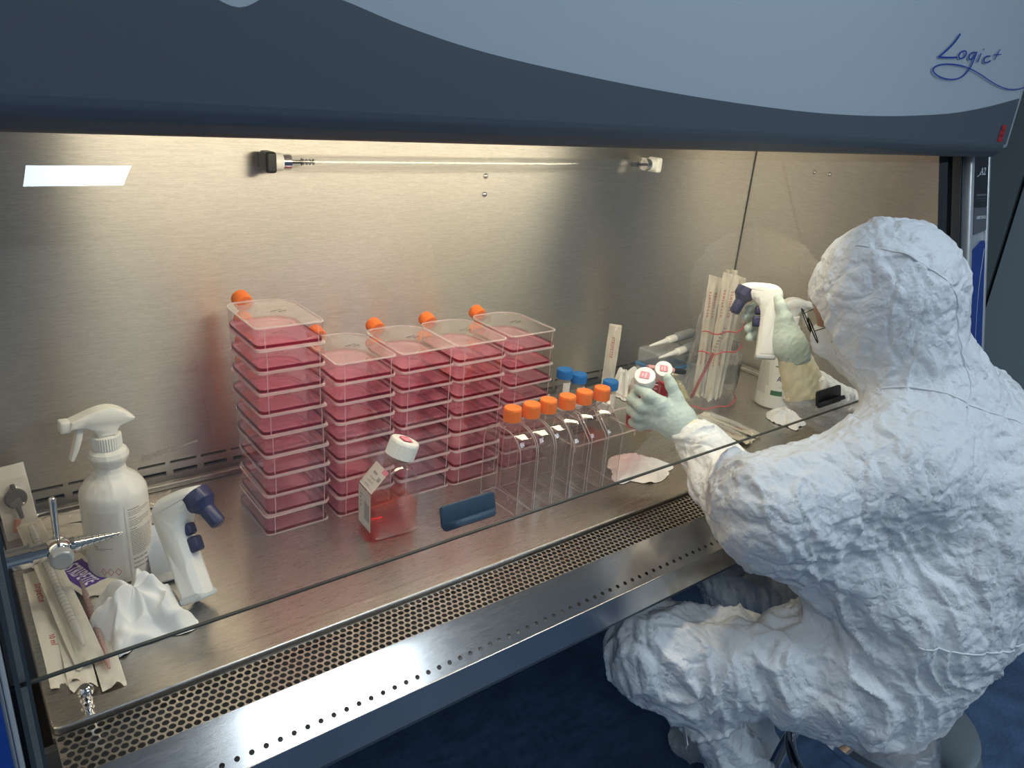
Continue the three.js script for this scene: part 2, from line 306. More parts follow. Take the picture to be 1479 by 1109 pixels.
// sloping columns: black track, aluminium trims, printed panel
function column(side) {
  // built in a local frame: x across, y up along the slope, z out of the face; origin at y = 0 on the front plane
  const g = new THREE.Group(); g.name = 'column'; cabinet.add(g);
  g.position.set(0, 0, colZ(0)); g.rotation.x = -TILT;
  const H = 0.70, lo = -0.10, s = side > 0 ? 1 : -1, X = side > 0 ? XR : XL;
  const bx = (a, b, z0, z1, y0 = lo, y1 = H) => { const p = X + s * a, q = X + s * b; return box(Math.min(p, q), Math.max(p, q), y0, y1, z0, z1); };
  const k = side > 0 ? { t: [0.004, 0.014, 0.020, 0.036], a: 0.046, aw: 0.020, b: 0.134, c: 0.0925 } : { t: [0.003, 0.008, 0.012, 0.016], a: 0.0182, aw: 0.0045, b: 0.100, c: 0.0580 };
  mesh('track', merge([bx(0.0, k.t[0], -0.05, -0.004), bx(k.t[0], k.t[1], -0.05, -0.028), bx(k.t[1], k.t[2], -0.05, -0.006), bx(k.t[2], k.t[3], -0.05, -0.024)]), M.track, g);
  mesh('trim_strip', soft(rbox(k.aw, H - lo, 0.05, Math.min(0.004, k.aw * 0.4)).translate(X + s * k.a, (H + lo) / 2, -0.022)), M.aluminium, g);
  mesh('trim_strip', soft(rbox(0.012, H - lo, 0.05, 0.004).translate(X + s * k.b, (H + lo) / 2, -0.022)), M.aluminium, g);
  const cx = X + s * k.c;
  mesh('backing', box(cx - 0.037, cx + 0.037, lo, H, -0.05, -0.004), M.aluminium, g);
  mesh('blue_panel', extrude(roundPoly([[-0.034, -0.09], [0.034, -0.09], [0.034, 0.475], [-0.034, 0.445]], [0.01, 0.01, 0.02, 0.02]), 0.004, 0.0008).translate(cx, 0, -0.003), M.bluePanel, g);
  mesh('black_panel', box(cx - 0.035, cx + 0.035, 0.545, 0.70, -0.003, 0.002), P({ color: lin(0.012, 0.015, 0.022), roughness: 0.4 }), g);
  mesh('badge', extrude(roundPoly([[-0.034, -0.030], [0.034, -0.022], [0.034, 0.030], [-0.034, 0.030]], [0.006, 0.006, 0.001, 0.001]), 0.004, 0.0008).translate(cx, 0.514, -0.002), P({ color: lin(0.10, 0.115, 0.135), roughness: 0.4 }), g);
  if (side > 0) {
    const label = canvas(256, 512, (x, w, h) => {
      x.fillStyle = '#e6ebf2'; x.font = 'italic bold 86px serif'; x.textAlign = 'center'; x.fillText('A2', 138, 250); x.lineWidth = 5; x.strokeStyle = '#e6ebf2'; x.beginPath(); x.moveTo(22, 262); x.quadraticCurveTo(62, 268, 96, 222); x.stroke();
      x.fillStyle = '#aab4c2'; x.font = '22px sans-serif'; x.fillText('CUSTOMER SERVICE', 128, 430); x.fillStyle = '#7d8794'; x.font = '14px sans-serif'; x.fillText('for parts, service and questions', 128, 456); x.fillText('call or visit our site', 128, 476);
    });
    const l = mesh('printed_label', new THREE.PlaneGeometry(0.066, 0.132).translate(cx, 0.615, 0.0024), decal(label), g); l.castShadow = false;
    const brand = canvas(512, 128, (x) => { x.fillStyle = '#e9eef4'; x.font = 'bold 80px sans-serif'; x.textAlign = 'center'; x.fillText('LABCONCO', 256, 92, 480); });
    mesh('lettering', new THREE.PlaneGeometry(0.060, 0.015).translate(cx, 0.522, 0.0032), decal(brand), g).castShadow = false;
    const down = canvas(96, 512, (x) => { x.translate(70, 500); x.rotate(-Math.PI / 2); x.fillStyle = '#04153f'; x.font = 'bold 74px sans-serif'; x.fillText('BIOSAFETY', 0, 0, 480); });
    mesh('lettering', new THREE.PlaneGeometry(0.022, 0.13).translate(cx - 0.02, 0.14, 0.0024), decal(down), g).castShadow = false;
  }
  mesh('hairline', tube([[cx + 0.028, 0.45, 0.0018], [cx + 0.006, 0.36, 0.0018], [cx - 0.004, 0.24, 0.0018], [cx - 0.006, 0.10, 0.0018]], 0.0006, 24, 6), M.aluminium, g);
  return g;
}
column(1); column(-1);
// sash glass with two handles
{
  const s = new THREE.Group(); s.name = 'sash'; cabinet.add(s); s.position.set(0, 0, glassZ(0)); s.rotation.x = -TILT;
  const y0 = 0.17 / Math.cos(TILT), y1 = 0.72;
  mesh('glass_pane', boxUV(new THREE.PlaneGeometry(XR + 0.03 - XL, y1 - y0).translate((XR + XL) / 2, (y0 + y1) / 2, 0)), M.glass, s).userData.label = 'clear tilted sliding glass pane mirroring the room';
  mesh('glass_edge', box(XL - 0.015, XR + 0.015, y0 - 0.0012, y0 + 0.0006, -0.003, 0.003), M.glassEdge, s);
  const handle = (x, mat, name) => {
    // flat plate against the glass, ledge to pull standing out of it
    const w = 0.082, pl = extrude(roundPoly([[-w / 2, 0], [w / 2, 0], [w / 2, 0.030], [-w / 2, 0.030]], 0.006), 0.003, 0.001).translate(x, y0 + 0.016, 0.0005);
    const lip = extrude(roundPoly([[-w / 2, 0], [w / 2, 0], [w / 2 - 0.012, 0.020], [-w / 2 + 0.012, 0.020]], [0.001, 0.001, 0.008, 0.008]), 0.005, 0.0015).rotateX(Math.PI / 2 - 0.35).translate(x, y0 + 0.022, 0.002);
    const rib = box(x - w / 2 + 0.004, x + w / 2 - 0.004, y0 + 0.014, y0 + 0.020, 0.0005, 0.006);
    mesh('handle', soft(merge([pl, lip, rib])), mat, s).userData.label = name;
  };
  handle(0.492, M.blueGrey, 'slate blue pull handle on the sash'); handle(1.325, M.charcoal, 'dark grey pull handle on the sash');
}
// hood: dark wave-shaped lower part with a rolled bottom edge, light upper panel
{
  const z0 = -0.715, xa = -0.15, xb = 1.905;
  const wave = new THREE.CatmullRomCurve3([[-0.15, 0.790], [0.10, 0.785], [0.205, 0.762], [0.247, 0.747], [0.285, 0.765], [0.33, 0.766], [0.405, 0.750], [0.497, 0.735], [0.658, 0.7205], [0.85, 0.709], [1.095, 0.7015], [1.24, 0.7015], [1.375, 0.705], [1.5, 0.7115], [1.626, 0.721], [1.76, 0.738], [1.905, 0.762]].map(([x, y]) => V(x, y, 0)), false, 'centripetal').getPoints(90);
  const lower = new THREE.Shape(); lower.moveTo(xa, 0.668); for (const p of wave) lower.lineTo(p.x, p.y); lower.lineTo(xb, 0.668); lower.lineTo(xa, 0.668);
  const hood = new THREE.Group(); hood.name = 'hood'; cabinet.add(hood);
  mesh('dark_panel', extrude(lower, 0.028).translate(0, 0, z0 - 0.028), M.hoodDark, hood);
  const roll = []; for (let k = 0; k <= 12; k++) { const t = k / 12 * Math.PI * 0.62; roll.push([z0 - 0.030 + 0.030 * Math.cos(t), 0.668 - 0.030 * Math.sin(t)]); }
  const rollS = poly([[z0 - 0.028, 0.668], ...roll.map(([z, y]) => [z, y]), [z0 - 0.048, 0.642], [z0 - 0.048, 0.668]]);
  mesh('rolled_edge', soft(extrude(rollS, xb - xa - 0.02, 0.0).rotateY(-Math.PI / 2).scale(-1, 1, 1).scale(-1, 1, 1).translate(xb - 0.01, 0, 0), 0.9), M.hoodDark, hood);
  const up = new THREE.Shape(); up.moveTo(xa, 1.2); for (const p of wave) up.lineTo(p.x, p.y); up.lineTo(xb, 1.2); up.lineTo(xa, 1.2);
  mesh('light_panel', extrude(up, 0.026).translate(0, 0, z0 - 0.028), M.hoodLight, hood);
  mesh('end_trim', soft(rbox(0.022, 0.54, 0.05, 0.006).translate(xb + 0.010, 0.93, z0 - 0.028)), M.aluminium, hood);
  mesh('end_cap', box(xb, 1.98, 0.645, 1.2, z0 - 0.14, z0 - 0.045), M.hoodDark, hood);
  const logo = canvas(1024, 512, (x) => {
    x.lineCap = 'round'; x.lineJoin = 'round'; x.strokeStyle = '#0c3a9c';
    const stroke = (w, f) => { x.lineWidth = w; x.beginPath(); f(); x.stroke(); };
    stroke(15, () => { x.moveTo(210, 40); x.bezierCurveTo(190, 120, 130, 200, 80, 262); x.bezierCurveTo(130, 262, 180, 250, 235, 238); });           // L
    stroke(13, () => { x.moveTo(290, 170); x.bezierCurveTo(240, 180, 240, 255, 280, 240); x.bezierCurveTo(320, 225, 320, 165, 290, 170); });                      // o
    stroke(13, () => { x.moveTo(395, 165); x.bezierCurveTo(340, 160, 330, 240, 365, 232); x.bezierCurveTo(390, 225, 400, 190, 405, 160); x.bezierCurveTo(400, 260, 385, 330, 340, 385); x.bezierCurveTo(270, 470, 90, 440, 60, 385); x.bezierCurveTo(40, 320, 220, 290, 330, 305); }); // g and swirl
    stroke(11, () => { x.moveTo(330, 305); x.bezierCurveTo(520, 330, 620, 420, 800, 440); x.bezierCurveTo(880, 447, 950, 430, 1010, 400); });
    stroke(12, () => { x.moveTo(450, 165); x.lineTo(440, 240); }); stroke(12, () => { x.moveTo(462, 120); x.lineTo(464, 124); });
    stroke(13, () => { x.moveTo(545, 170); x.bezierCurveTo(490, 165, 480, 235, 515, 235); x.bezierCurveTo(535, 233, 550, 222, 560, 210); });
    stroke(9, () => { x.moveTo(625, 90); x.lineTo(600, 190); }); stroke(9, () => { x.moveTo(580, 148); x.lineTo(650, 132); });
  });
  mesh('logo', new THREE.PlaneGeometry(0.45, 0.098).translate(1.69, 0.812, z0 + 0.0004), decal(logo), hood).castShadow = false;
  mesh('red_sticker', new THREE.PlaneGeometry(0.024, 0.034).translate(1.866, 0.690, z0 + 0.0008), print(canvas(64, 96, (x) => { x.fillStyle = '#5a1020'; for (const y of [26, 52, 60]) x.fillRect(10, y, 42, 6); x.fillStyle = '#1d2026'; x.fillRect(0, 0, 10, 30); }, '#b0202a')), hood);
}
// ultraviolet tube on the rear wall
{
  const u = new THREE.Group(); u.name = 'ultraviolet_lamp'; cabinet.add(u);
  const y = 0.559, z = -1.262, x0 = 0.474, x1 = 1.40;
  mesh('glass_tube', rod(V(x0 + 0.03, y, z), V(x1 - 0.03, y, z), 0.0125, 0.0125, 28), P({ color: lin(0.97, 0.97, 0.97), transmission: 1, thickness: 0, roughness: 0.02, ior: 1.75 }), u);
  for (const [x, s] of [[x0, 1], [x1, -1]]) {
    const sock = mesh('socket', merge([rbox(0.018, 0.034, 0.034, 0.005).translate(x - s * 0.002, y, z), box(x - 0.008, x + 0.008, y - 0.012, y + 0.012, ZB, z)]), s > 0 ? M.blackPlastic : M.whitePlastic, u);
    mesh('collar', rod(V(x + s * 0.006, y, z), V(x + s * 0.020, y, z), 0.0145, 0.0145, 24), M.whitePlastic, sock);
    mesh('end_cap', rod(V(x + s * 0.020, y, z), V(x + s * 0.034, y, z), 0.0133, 0.0133, 24), M.chrome, sock);
    mesh('filament', merge([rod(V(x + s * 0.034, y, z), V(x + s * 0.055, y, z), 0.003), rod(V(x + s * 0.055, y - 0.006, z), V(x + s * 0.055, y + 0.006, z), 0.0012), ...[0, 1, 2, 3].map((k) => new THREE.TorusGeometry(0.004, 0.0009, 6, 14).rotateY(Math.PI / 2).translate(x + s * (0.058 + k * 0.006), y, z))]), M.blackPlastic, sock);
  }
}
// chrome service valve on the left wall
{
  const v = new THREE.Group(); v.name = 'service_valve'; cabinet.add(v);
  const a = V(XL, 0.108, -0.985), x = (d) => V(XL + d, 0.108, -0.985);
  mesh('body', merge([
    rod(x(0), x(0.006), 0.019, 0.019, 28), rod(x(0.006), x(0.030), 0.0145, 0.0145, 28), rod(x(0.030), x(0.032), 0.0165, 0.0165, 28), rod(x(0.032), x(0.05), 0.012, 0.012, 24),
    new THREE.SphereGeometry(0.0165, 24, 16).translate(XL + 0.062, 0.108, -0.985), rod(x(0.070), x(0.082), 0.0105, 0.0105, 6),
  ]), M.chrome, v);
  const barb = []; for (let k = 0; k < 8; k++) { const r = 0.0108 - k * 0.00105; barb.push(rod(x(0.080 + k * 0.0072), x(0.0872 + k * 0.0072), r, r - 0.0026, 20)); }
  mesh('hose_barb', merge(barb), M.chrome, v);
  mesh('stem_cap', latheC([[0, 0.012], [0.010, 0.012], [0.0135, 0.009], [0.0145, 0.004], [0.0145, 0]], 28, 0.9).rotateX(Math.PI / 2).translate(XL + 0.062, 0.106, -0.968), P({ color: lin(0.42, 0.45, 0.48), roughness: 0.35, metalness: 0.3 }), v);
  mesh('lever', merge([rod(V(XL + 0.062, 0.118, -0.985), V(XL + 0.064, 0.178, -0.988), 0.0036, 0.0042), new THREE.SphereGeometry(0.0044, 14, 10).translate(XL + 0.064, 0.178, -0.988)]), M.chrome, v);
}

// ---------------------------------------------------------------- culture flasks lying in stacks
const FLASK_W = 0.109, FLASK_H = 0.0350;
function capGeo(r, h, ribs = 36) { // ribbed screw cap along +y, closed top
  const s = new THREE.Shape(); for (let k = 0; k < ribs * 2; k++) { const t = k / (ribs * 2) * Math.PI * 2, q = k % 2 ? r : r * 0.965; k ? s.lineTo(q * Math.cos(t), q * Math.sin(t)) : s.moveTo(q * Math.cos(t), q * Math.sin(t)); }
  const side = extrude(s, h * 0.80, 0).rotateX(-Math.PI / 2);
  const top = lathe([[r * 0.985, h * 0.80], [r * 0.985, h * 0.90], [r * 0.93, h * 0.985], [r * 0.86, h], [r * 0.62, h], [r * 0.60, h * 0.985], [0, h * 0.985]], 36);
  return merge([soft(side, 0.2), soft(top, 0.7)]);
}
const flaskOutline = (inset) => {
  const w = FLASK_W / 2 - inset, f = -inset, b = 0.147 - inset;
  const s = new THREE.Shape();
  s.moveTo(-w + 0.010, f); s.lineTo(w - 0.010, f); s.quadraticCurveTo(w, f, w, f - 0.010);
  s.lineTo(w, -0.108); s.bezierCurveTo(w, -0.132, 0.030, -b, 0.010, -b); s.lineTo(-0.024, -b); s.bezierCurveTo(-0.044, -b, -w, -0.138, -w, -0.112); s.lineTo(-w, f - 0.010); s.quadraticCurveTo(-w, f, -w + 0.010, f);
  return s;
};
const up = (g) => g.rotateX(Math.PI / 2).scale(1, 1, -1); // shape (x, -z) extruded upwards
const flat = (shape, h, bevel = 0, seg = 2) => extrude(shape, h, bevel, seg, 8).rotateX(-Math.PI / 2).scale(1, 1, -1).scale(1, 1, -1);
function wallBand(shape, y0, y1, seg = 8) { // open vertical band around an outline
  const pts = shape.getPoints(seg); const pos = [], nor = [], idx = [];
  const n = pts.length;
  for (let i = 0; i < n; i++) {
    const a = pts[(i + n - 1) % n], b = pts[(i + 1) % n], t = new THREE.Vector2(b.x - a.x, b.y - a.y).normalize();
    pos.push(pts[i].x, y0, -pts[i].y, pts[i].x, y1, -pts[i].y); nor.push(t.y, 0, t.x, t.y, 0, t.x);
  }
  for (let i = 0; i < n; i++) { const j = (i + 1) % n; idx.push(2 * i, 2 * j, 2 * j + 1, 2 * i, 2 * j + 1, 2 * i + 1); }
  const g = new THREE.BufferGeometry(); g.setAttribute('position', new THREE.Float32BufferAttribute(pos, 3)); g.setAttribute('normal', new THREE.Float32BufferAttribute(nor, 3)); g.setIndex(idx);
  return g;
}
function ringFrame(shape, inner, h, y) { const s = shape.clone(); s.holes = [new THREE.Path(inner.getPoints(8))]; return extrude(s, h, 0, 1, 8).rotateX(-Math.PI / 2).translate(0, y, 0); }
const FL = {};
{
  // outlines are (x, y = -z); rotateX(-90) maps shape y to -z, so mirror them
  const mirror = (s) => poly(s.getPoints(8).map((p) => [p.x, -p.y]));
  const o0 = mirror(flaskOutline(0)), o1 = mirror(flaskOutline(0.0008)), o2 = mirror(flaskOutline(0.0022)), o3 = mirror(flaskOutline(0.004));
  FL.body = merge([wallBand(o1, 0.0005, 0.0325), new THREE.ShapeGeometry(o1, 8).rotateX(-Math.PI / 2).translate(0, 0.0325, 0)]);
  FL.rim = merge([ringFrame(o0, o2, 0.0022, 0.0318)]);
  FL.foot = ringFrame(o0, o3, 0.0010, 0.0);
  FL.liquid = extrude(o3, 0.0040, 0, 1, 8).rotateX(-Math.PI / 2).translate(0, 0.0014, 0);
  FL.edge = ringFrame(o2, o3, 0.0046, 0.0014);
  const a = V(-0.012, 0.018, -0.143), d = V(-0.10, 0.36, -0.9).normalize(), at = (k) => a.clone().addScaledVector(d, k);
  FL.neck = merge([rod(at(0), at(0.024), 0.0140, 0.0120, 24), rod(at(0.013), at(0.0145), 0.0140, 0.0140, 24)]);
  FL.cap = aim(capGeo(0.0148, 0.021, 30), at(0.019), at(1));
  FL.mould = merge([box(-0.0405, -0.0395, 0.002, 0.031, -0.0004, 0.0004), box(0.0425, 0.0435, 0.002, 0.031, -0.0004, 0.0004)].map((g) => g.translate(0, 0, -0.0006)));
}
const inkTexture = canvas(256, 128, (x) => { x.strokeStyle = '#2a1420'; x.lineWidth = 7; x.lineCap = 'round'; x.font = 'italic bold 44px sans-serif'; x.fillStyle = '#2a1420'; x.fillText('P36-13', 30, 52); x.fillText('5/24', 90, 104); });
function layFlask() {
  const f = new THREE.Group();
  mesh('body', FL.body, M.clear, f); mesh('rim', FL.rim, M.clearRim, f); mesh('foot_rim', FL.foot, M.clearRim, f); mesh('mould_line', FL.mould, M.clearRim, f).userData.kind = 'stuff';
  mesh('growth_medium', FL.liquid, M.medium, f).userData.label = 'thin layer of pink growth medium';
  mesh('painted_edge_line', FL.edge, M.darkEdgeTint, f);  // ring colours in the dark line that trapped light would make
  const n = mesh('neck', FL.neck, M.clear, f); mesh('cap', FL.cap, M.orange, n);
  const ink = mesh('handwriting', new THREE.PlaneGeometry(0.04, 0.02).rotateX(-Math.PI / 2).rotateY(0.3).translate(0.012, 0.0331, -0.075), decal(inkTexture, { opacity: 0.8, roughness: 1, specularIntensity: 0 }), f); ink.castShadow = false;
  return f;
}
const STACKS = [[0.4165, -1.040, 10, 'tallest ten-high stack near the spray bottle'], [0.5385, -1.036, 8, 'eight-high stack touching the tallest stack'], [0.6560, -1.037, 8, 'middle eight-high stack of the five'], [0.7655, -1.032, 8, 'eight-high stack next to the last stack'], [0.8880, -1.036, 8, 'last eight-high stack beside the blue-capped tubes']];
const ORD = ['bottom', 'second', 'third', 'fourth', 'fifth', 'sixth', 'seventh', 'eighth', 'ninth', 'tenth'];
const protoFlask = layFlask();
STACKS.forEach(([x, z, n, where]) => {
  for (let k = 0; k < n; k++) {
    const f = protoFlask.clone(); f.name = numbered('culture_flask'); scene.add(f);
    f.position.set(x + (k ? rr(-0.0016, 0.0016) - 0.0009 * (k - n / 2) * (n > 8 ? 1 : 0.3) : 0), WS + 0.0002 + k * (n > 8 ? 0.0351 : 0.0346), z + (k ? rr(-0.0010, 0.0010) : 0)); f.rotation.y = R(rr(-0.7, 0.7));
    const lvl = k === n - 1 ? 'top' : k === 0 ? 'bottom' : ORD[k] + ' from bottom';
    tag(f, `clear flask of pink medium, ${lvl}, ${where}`, 'flask', 'orange-capped flasks stacked in the cabinet');
  }
});

// ---------------------------------------------------------------- empty flasks standing upright
function uprightFlask(kind) {
  const f = new THREE.Group(), d = 0.104, w = 0.038;
  const prof = kind === 'round'
    ? (() => { const s = new THREE.Shape(); s.moveTo(-d / 2, 0); s.lineTo(d / 2, 0); s.lineTo(d / 2, 0.108); s.bezierCurveTo(d / 2, 0.140, 0.030, 0.150, 0.012, 0.152); s.lineTo(-0.012, 0.152); s.bezierCurveTo(-0.030, 0.150, -d / 2, 0.140, -d / 2, 0.108); s.lineTo(-d / 2, 0); return s; })()
    : roundPoly([[-d / 2, 0], [d / 2, 0], [d / 2, 0.112], [0.013, 0.150], [-0.013, 0.150], [-d / 2, 0.112]], [0.004, 0.004, 0.006, 0.004, 0.004, 0.006]);
  const g = soft(extrude(prof, w - 0.006, 0.003, 3, 12).translate(0, 0, -(w - 0.006) / 2).rotateY(Math.PI / 2), 0.5);
  mesh('body', g, M.clear, f);
  // thick seams along the two broad faces
  const seam = (x) => { const inner = prof.getPoints(12).map((p) => [p.x * 0.975, 0.0016 + p.y * 0.978]); const s = poly(prof.getPoints(12).map((p) => [p.x, p.y])); s.holes = [new THREE.Path(inner.map(([a, b]) => new THREE.Vector2(a, b)))]; return extrude(s, 0.0010).rotateY(Math.PI / 2).translate(x, 0, 0); };
  mesh('seam', seam(-w / 2 + 0.0005), M.clearRim, f); mesh('seam', seam(w / 2 - 0.0015), M.clearRim, f);
  mesh('base_edge', merge([box(-w / 2 + 0.002, w / 2 - 0.002, 0, 0.001, d / 2 - 0.0015, d / 2), box(-w / 2 + 0.002, w / 2 - 0.002, 0, 0.001, -d / 2, -d / 2 + 0.0015)]), M.clearRim, f);
  const n = mesh('neck', rod(V(0, 0.150, 0), V(0, 0.166, 0), 0.0125, 0.0125, 24), M.clear, f);
  mesh('cap', capGeo(0.0160, 0.024, 34).translate(0, 0.163, 0), M.orange, n);
  return f;
}
{
  const roundOne = uprightFlask('round'), angled = uprightFlask('angled');
  const words = ['first of the row, beside the sash handle', 'second of the row', 'third of the row, last with round shoulders', 'first with straight sloping shoulders', 'second with straight sloping shoulders', 'last of the row, beside the gloved hand'];
  const notes = ['P36-13', 'P36-13', 'P36-13', 'P36-13\nMEDIUM\nEXPAND\nOVERNIGHT', 'P36-13', 'P36-13'];
  const xs = [0.7655, 0.8065, 0.8465, 0.8905, 0.9345, 0.9785];
  const inked = notes.map((t) => canvas(128, 128, (x) => { x.fillStyle = '#1d1c20'; x.font = 'bold 30px sans-serif'; x.textAlign = 'center'; t.split('\n').forEach((l, i) => x.fillText(l, 64, 34 + i * 28, 124)); }));
  xs.forEach((x, i) => {
    const f = (i < 3 ? roundOne : angled).clone(); f.name = numbered('upright_flask'); scene.add(f); f.position.set(x, WS + 0.0002, -0.936 + (i % 2) * 0.002); f.rotation.y = R([2, -1, 1.5, -1, 0.5, -2][i]);
    const ink = mesh('handwriting', new THREE.PlaneGeometry(0.028, 0.028).rotateX(i < 3 ? -0.95 : -0.86).translate(0, i < 3 ? 0.1400 : 0.1342, i < 3 ? 0.0350 : 0.0338), decal(inked[i], { roughness: 1, specularIntensity: 0 }), f); ink.castShadow = false;
    tag(f, `empty clear upright flask with orange cap, ${words[i]}`, 'flask', 'empty flasks standing in a row');
  });
}

// ---------------------------------------------------------------- angled-neck medium bottles
function mediumBottle(level, liq, withLabel) {
  const f = new THREE.Group(), w = 0.068, d = 0.058;
  const prof = roundPoly([[-w / 2, 0], [w / 2, 0], [w / 2, 0.082], [0.026, 0.098], [0.002, 0.108], [-w / 2, 0.074]], [0.010, 0.010, 0.012, 0.006, 0.010, 0.012]);
  mesh('body', soft(extrude(prof, d - 0.014, 0.007, 4, 8).translate(0, 0, -(d - 0.014) / 2), 0.6), M.clear, f);
  const q = roundPoly([[-w / 2 + 0.0015, 0.002], [w / 2 - 0.0015, 0.002], [w / 2 - 0.0015, level], [-w / 2 + 0.0015, level]], [0.009, 0.009, 0.0005, 0.0005]);
  mesh('liquid', soft(extrude(q, d - 0.016, 0.006, 3, 6).translate(0, 0, -(d - 0.016) / 2), 0.6), liq, f);
  const a = V(0.012, 0.098, 0), dir = V(0.36, 0.93, 0).normalize(), at = (k) => a.clone().addScaledVector(dir, k);
  const n = mesh('neck', merge([rod(at(0), at(0.016), 0.0175, 0.0155, 28), rod(at(0.006), at(0.008), 0.0185, 0.0185, 28)]), M.clear, f);
  const cap = mesh('cap', aim(capGeo(0.0205, 0.024, 48), at(0.011), at(1)), M.whiteCap, n);
  return { f, top: at(0.0352), dir };
}
const capMark = (pink) => canvas(128, 128, (x) => { x.fillStyle = pink; x.beginPath(); x.moveTo(30, 42); x.quadraticCurveTo(34, 24, 62, 22); x.lineTo(98, 22); x.lineTo(98, 104); x.lineTo(30, 104); x.fill(); x.fillStyle = '#f6dfe4'; x.font = 'bold 20px sans-serif'; x.fillText('IMDM', 38, 62, 54); x.fillText('500', 48, 88); });
const capFace = (b, tint) => { const g = new THREE.CircleGeometry(0.0145, 28).rotateX(-Math.PI / 2); mesh('cap_label', aim(g, b.top, b.top.clone().add(b.dir)), decal(capMark(tint)), b.f).castShadow = false; };
{
  const b = mediumBottle(0.048, M.mediumOrange); capFace(b, '#d9647e'); b.f.scale.setScalar(1.2);
  b.f.name = numbered('medium_bottle'); scene.add(b.f); b.f.position.set(0.541, WS + 0.0002, -0.968); b.f.rotation.y = R(-4);
  tag(b.f, 'square clear bottle of orange-red medium with tilted white cap before the flask stacks', 'bottle');
  const lab = canvas(256, 384, (x) => {
    x.fillStyle = '#e58b9b'; x.fillRect(170, 0, 86, 24); x.fillStyle = '#3a3436'; x.font = 'bold 18px sans-serif'; x.fillText('Medium', 70, 50); x.font = '13px sans-serif'; ['with L-glutamine', 'and HEPES buffer', 'sterile filtered'].forEach((t, i) => x.fillText(t, 70, 76 + i * 20)); x.font = 'bold 30px sans-serif'; x.fillText('500', 180, 70); x.font = 'bold 17px sans-serif'; ['500 mL', 'REF', 'LOT', 'EXP'].forEach((t, i) => x.fillText(t, 30, 190 + i * 26)); for (let k = 0; k < 22; k++) x.fillRect(120 + k * 5, 210, 1 + (k * 7 % 3), 120);
  }, '#dcd8d2');
  const uvCut = (g, v0, v1) => { const u = g.attributes.uv; for (let i = 0; i < u.count; i++) u.setY(i, v0 + (v1 - v0) * u.getY(i)); return g; };
  const sh = Math.atan2(0.034, 0.036);
  mesh('paper_label', merge([uvCut(new THREE.PlaneGeometry(0.040, 0.058), 0, 0.66).rotateY(-Math.PI / 2).translate(-0.0345, 0.040, 0.0), uvCut(new THREE.PlaneGeometry(0.040, 0.036), 0.66, 1).translate(0, 0.018, 0).rotateX(-(Math.PI / 2 - sh) + 0.06).rotateY(-Math.PI / 2).translate(-0.0335, 0.0705, 0)]), print(lab, { side: THREE.DoubleSide }), b.f);
}

// ---------------------------------------------------------------- spray bottles
function sprayBottle() {
  const f = new THREE.Group();
  mesh('body', latheC([[0, 0.002], [0.040, 0], [0.0455, 0.004], [0.047, 0.012], [0.047, 0.138], [0.0462, 0.1445], [0.044, 0.150], [0.038, 0.160], [0.031, 0.167], [0.0250, 0.172], [0.0215, 0.178], [0.0208, 0.186], [0.0235, 0.192], [0.0275, 0.199], [0.0280, 0.204], [0.0255, 0.210], [0.0195, 0.214], [0.0175, 0.219], [0.0175, 0.224]], 56, 0.5), M.bottlePlastic, f);
  const rib = new THREE.Shape(); for (let k = 0; k < 72; k++) { const t = k / 72 * Math.PI * 2, q = k % 2 ? 0.0205 : 0.0193; k ? rib.lineTo(q * Math.cos(t), q * Math.sin(t)) : rib.moveTo(q * Math.cos(t), q * Math.sin(t)); }
  mesh('collar', soft(extrude(rib, 0.019, 0.0006, 1).rotateX(-Math.PI / 2).translate(0, 0.216, 0), 0.3), M.whitePlastic, f);
  const head = new THREE.Shape(); head.moveTo(-0.056, 0.256); head.lineTo(-0.052, 0.269); head.bezierCurveTo(-0.03, 0.274, -0.02, 0.279, 0.0, 0.280); head.bezierCurveTo(0.022, 0.280, 0.036, 0.268, 0.047, 0.256); head.bezierCurveTo(0.045, 0.250, 0.030, 0.251, 0.021, 0.247); head.bezierCurveTo(0.017, 0.244, 0.016, 0.240, 0.016, 0.235); head.lineTo(-0.013, 0.235); head.bezierCurveTo(-0.017, 0.244, -0.025, 0.252, -0.034, 0.254); head.lineTo(-0.056, 0.256);
  const h = mesh('spray_head', soft(extrude(head, 0.014, 0.006, 4, 10).translate(0, 0, -0.007), 0.7), M.whitePlastic, f); h.scale.x = 0.86;
  mesh('nozzle', soft(rbox(0.016, 0.018, 0.018, 0.003).rotateZ(-0.08).translate(-0.060, 0.2615, 0)), M.whitePlastic, h);
  const tr = new THREE.Shape(); tr.moveTo(-0.034, 0.254); tr.bezierCurveTo(-0.036, 0.238, -0.045, 0.220, -0.055, 0.206); tr.lineTo(-0.0595, 0.208); tr.bezierCurveTo(-0.053, 0.225, -0.047, 0.240, -0.044, 0.255);
  mesh('trigger', soft(extrude(tr, 0.010, 0.0015, 2, 8).translate(0, 0, -0.005), 0.7), M.whitePlastic, h);
  return f;
}
function wrapLabel(f, map, y0, y1, a0, a1, r = 0.0475, name = 'printed_label') {
  const g = new THREE.CylinderGeometry(r, r, y1 - y0, 24, 1, true, a0, a1 - a0).translate(0, (y0 + y1) / 2, 0); return mesh(name, g, print(map), f);
}
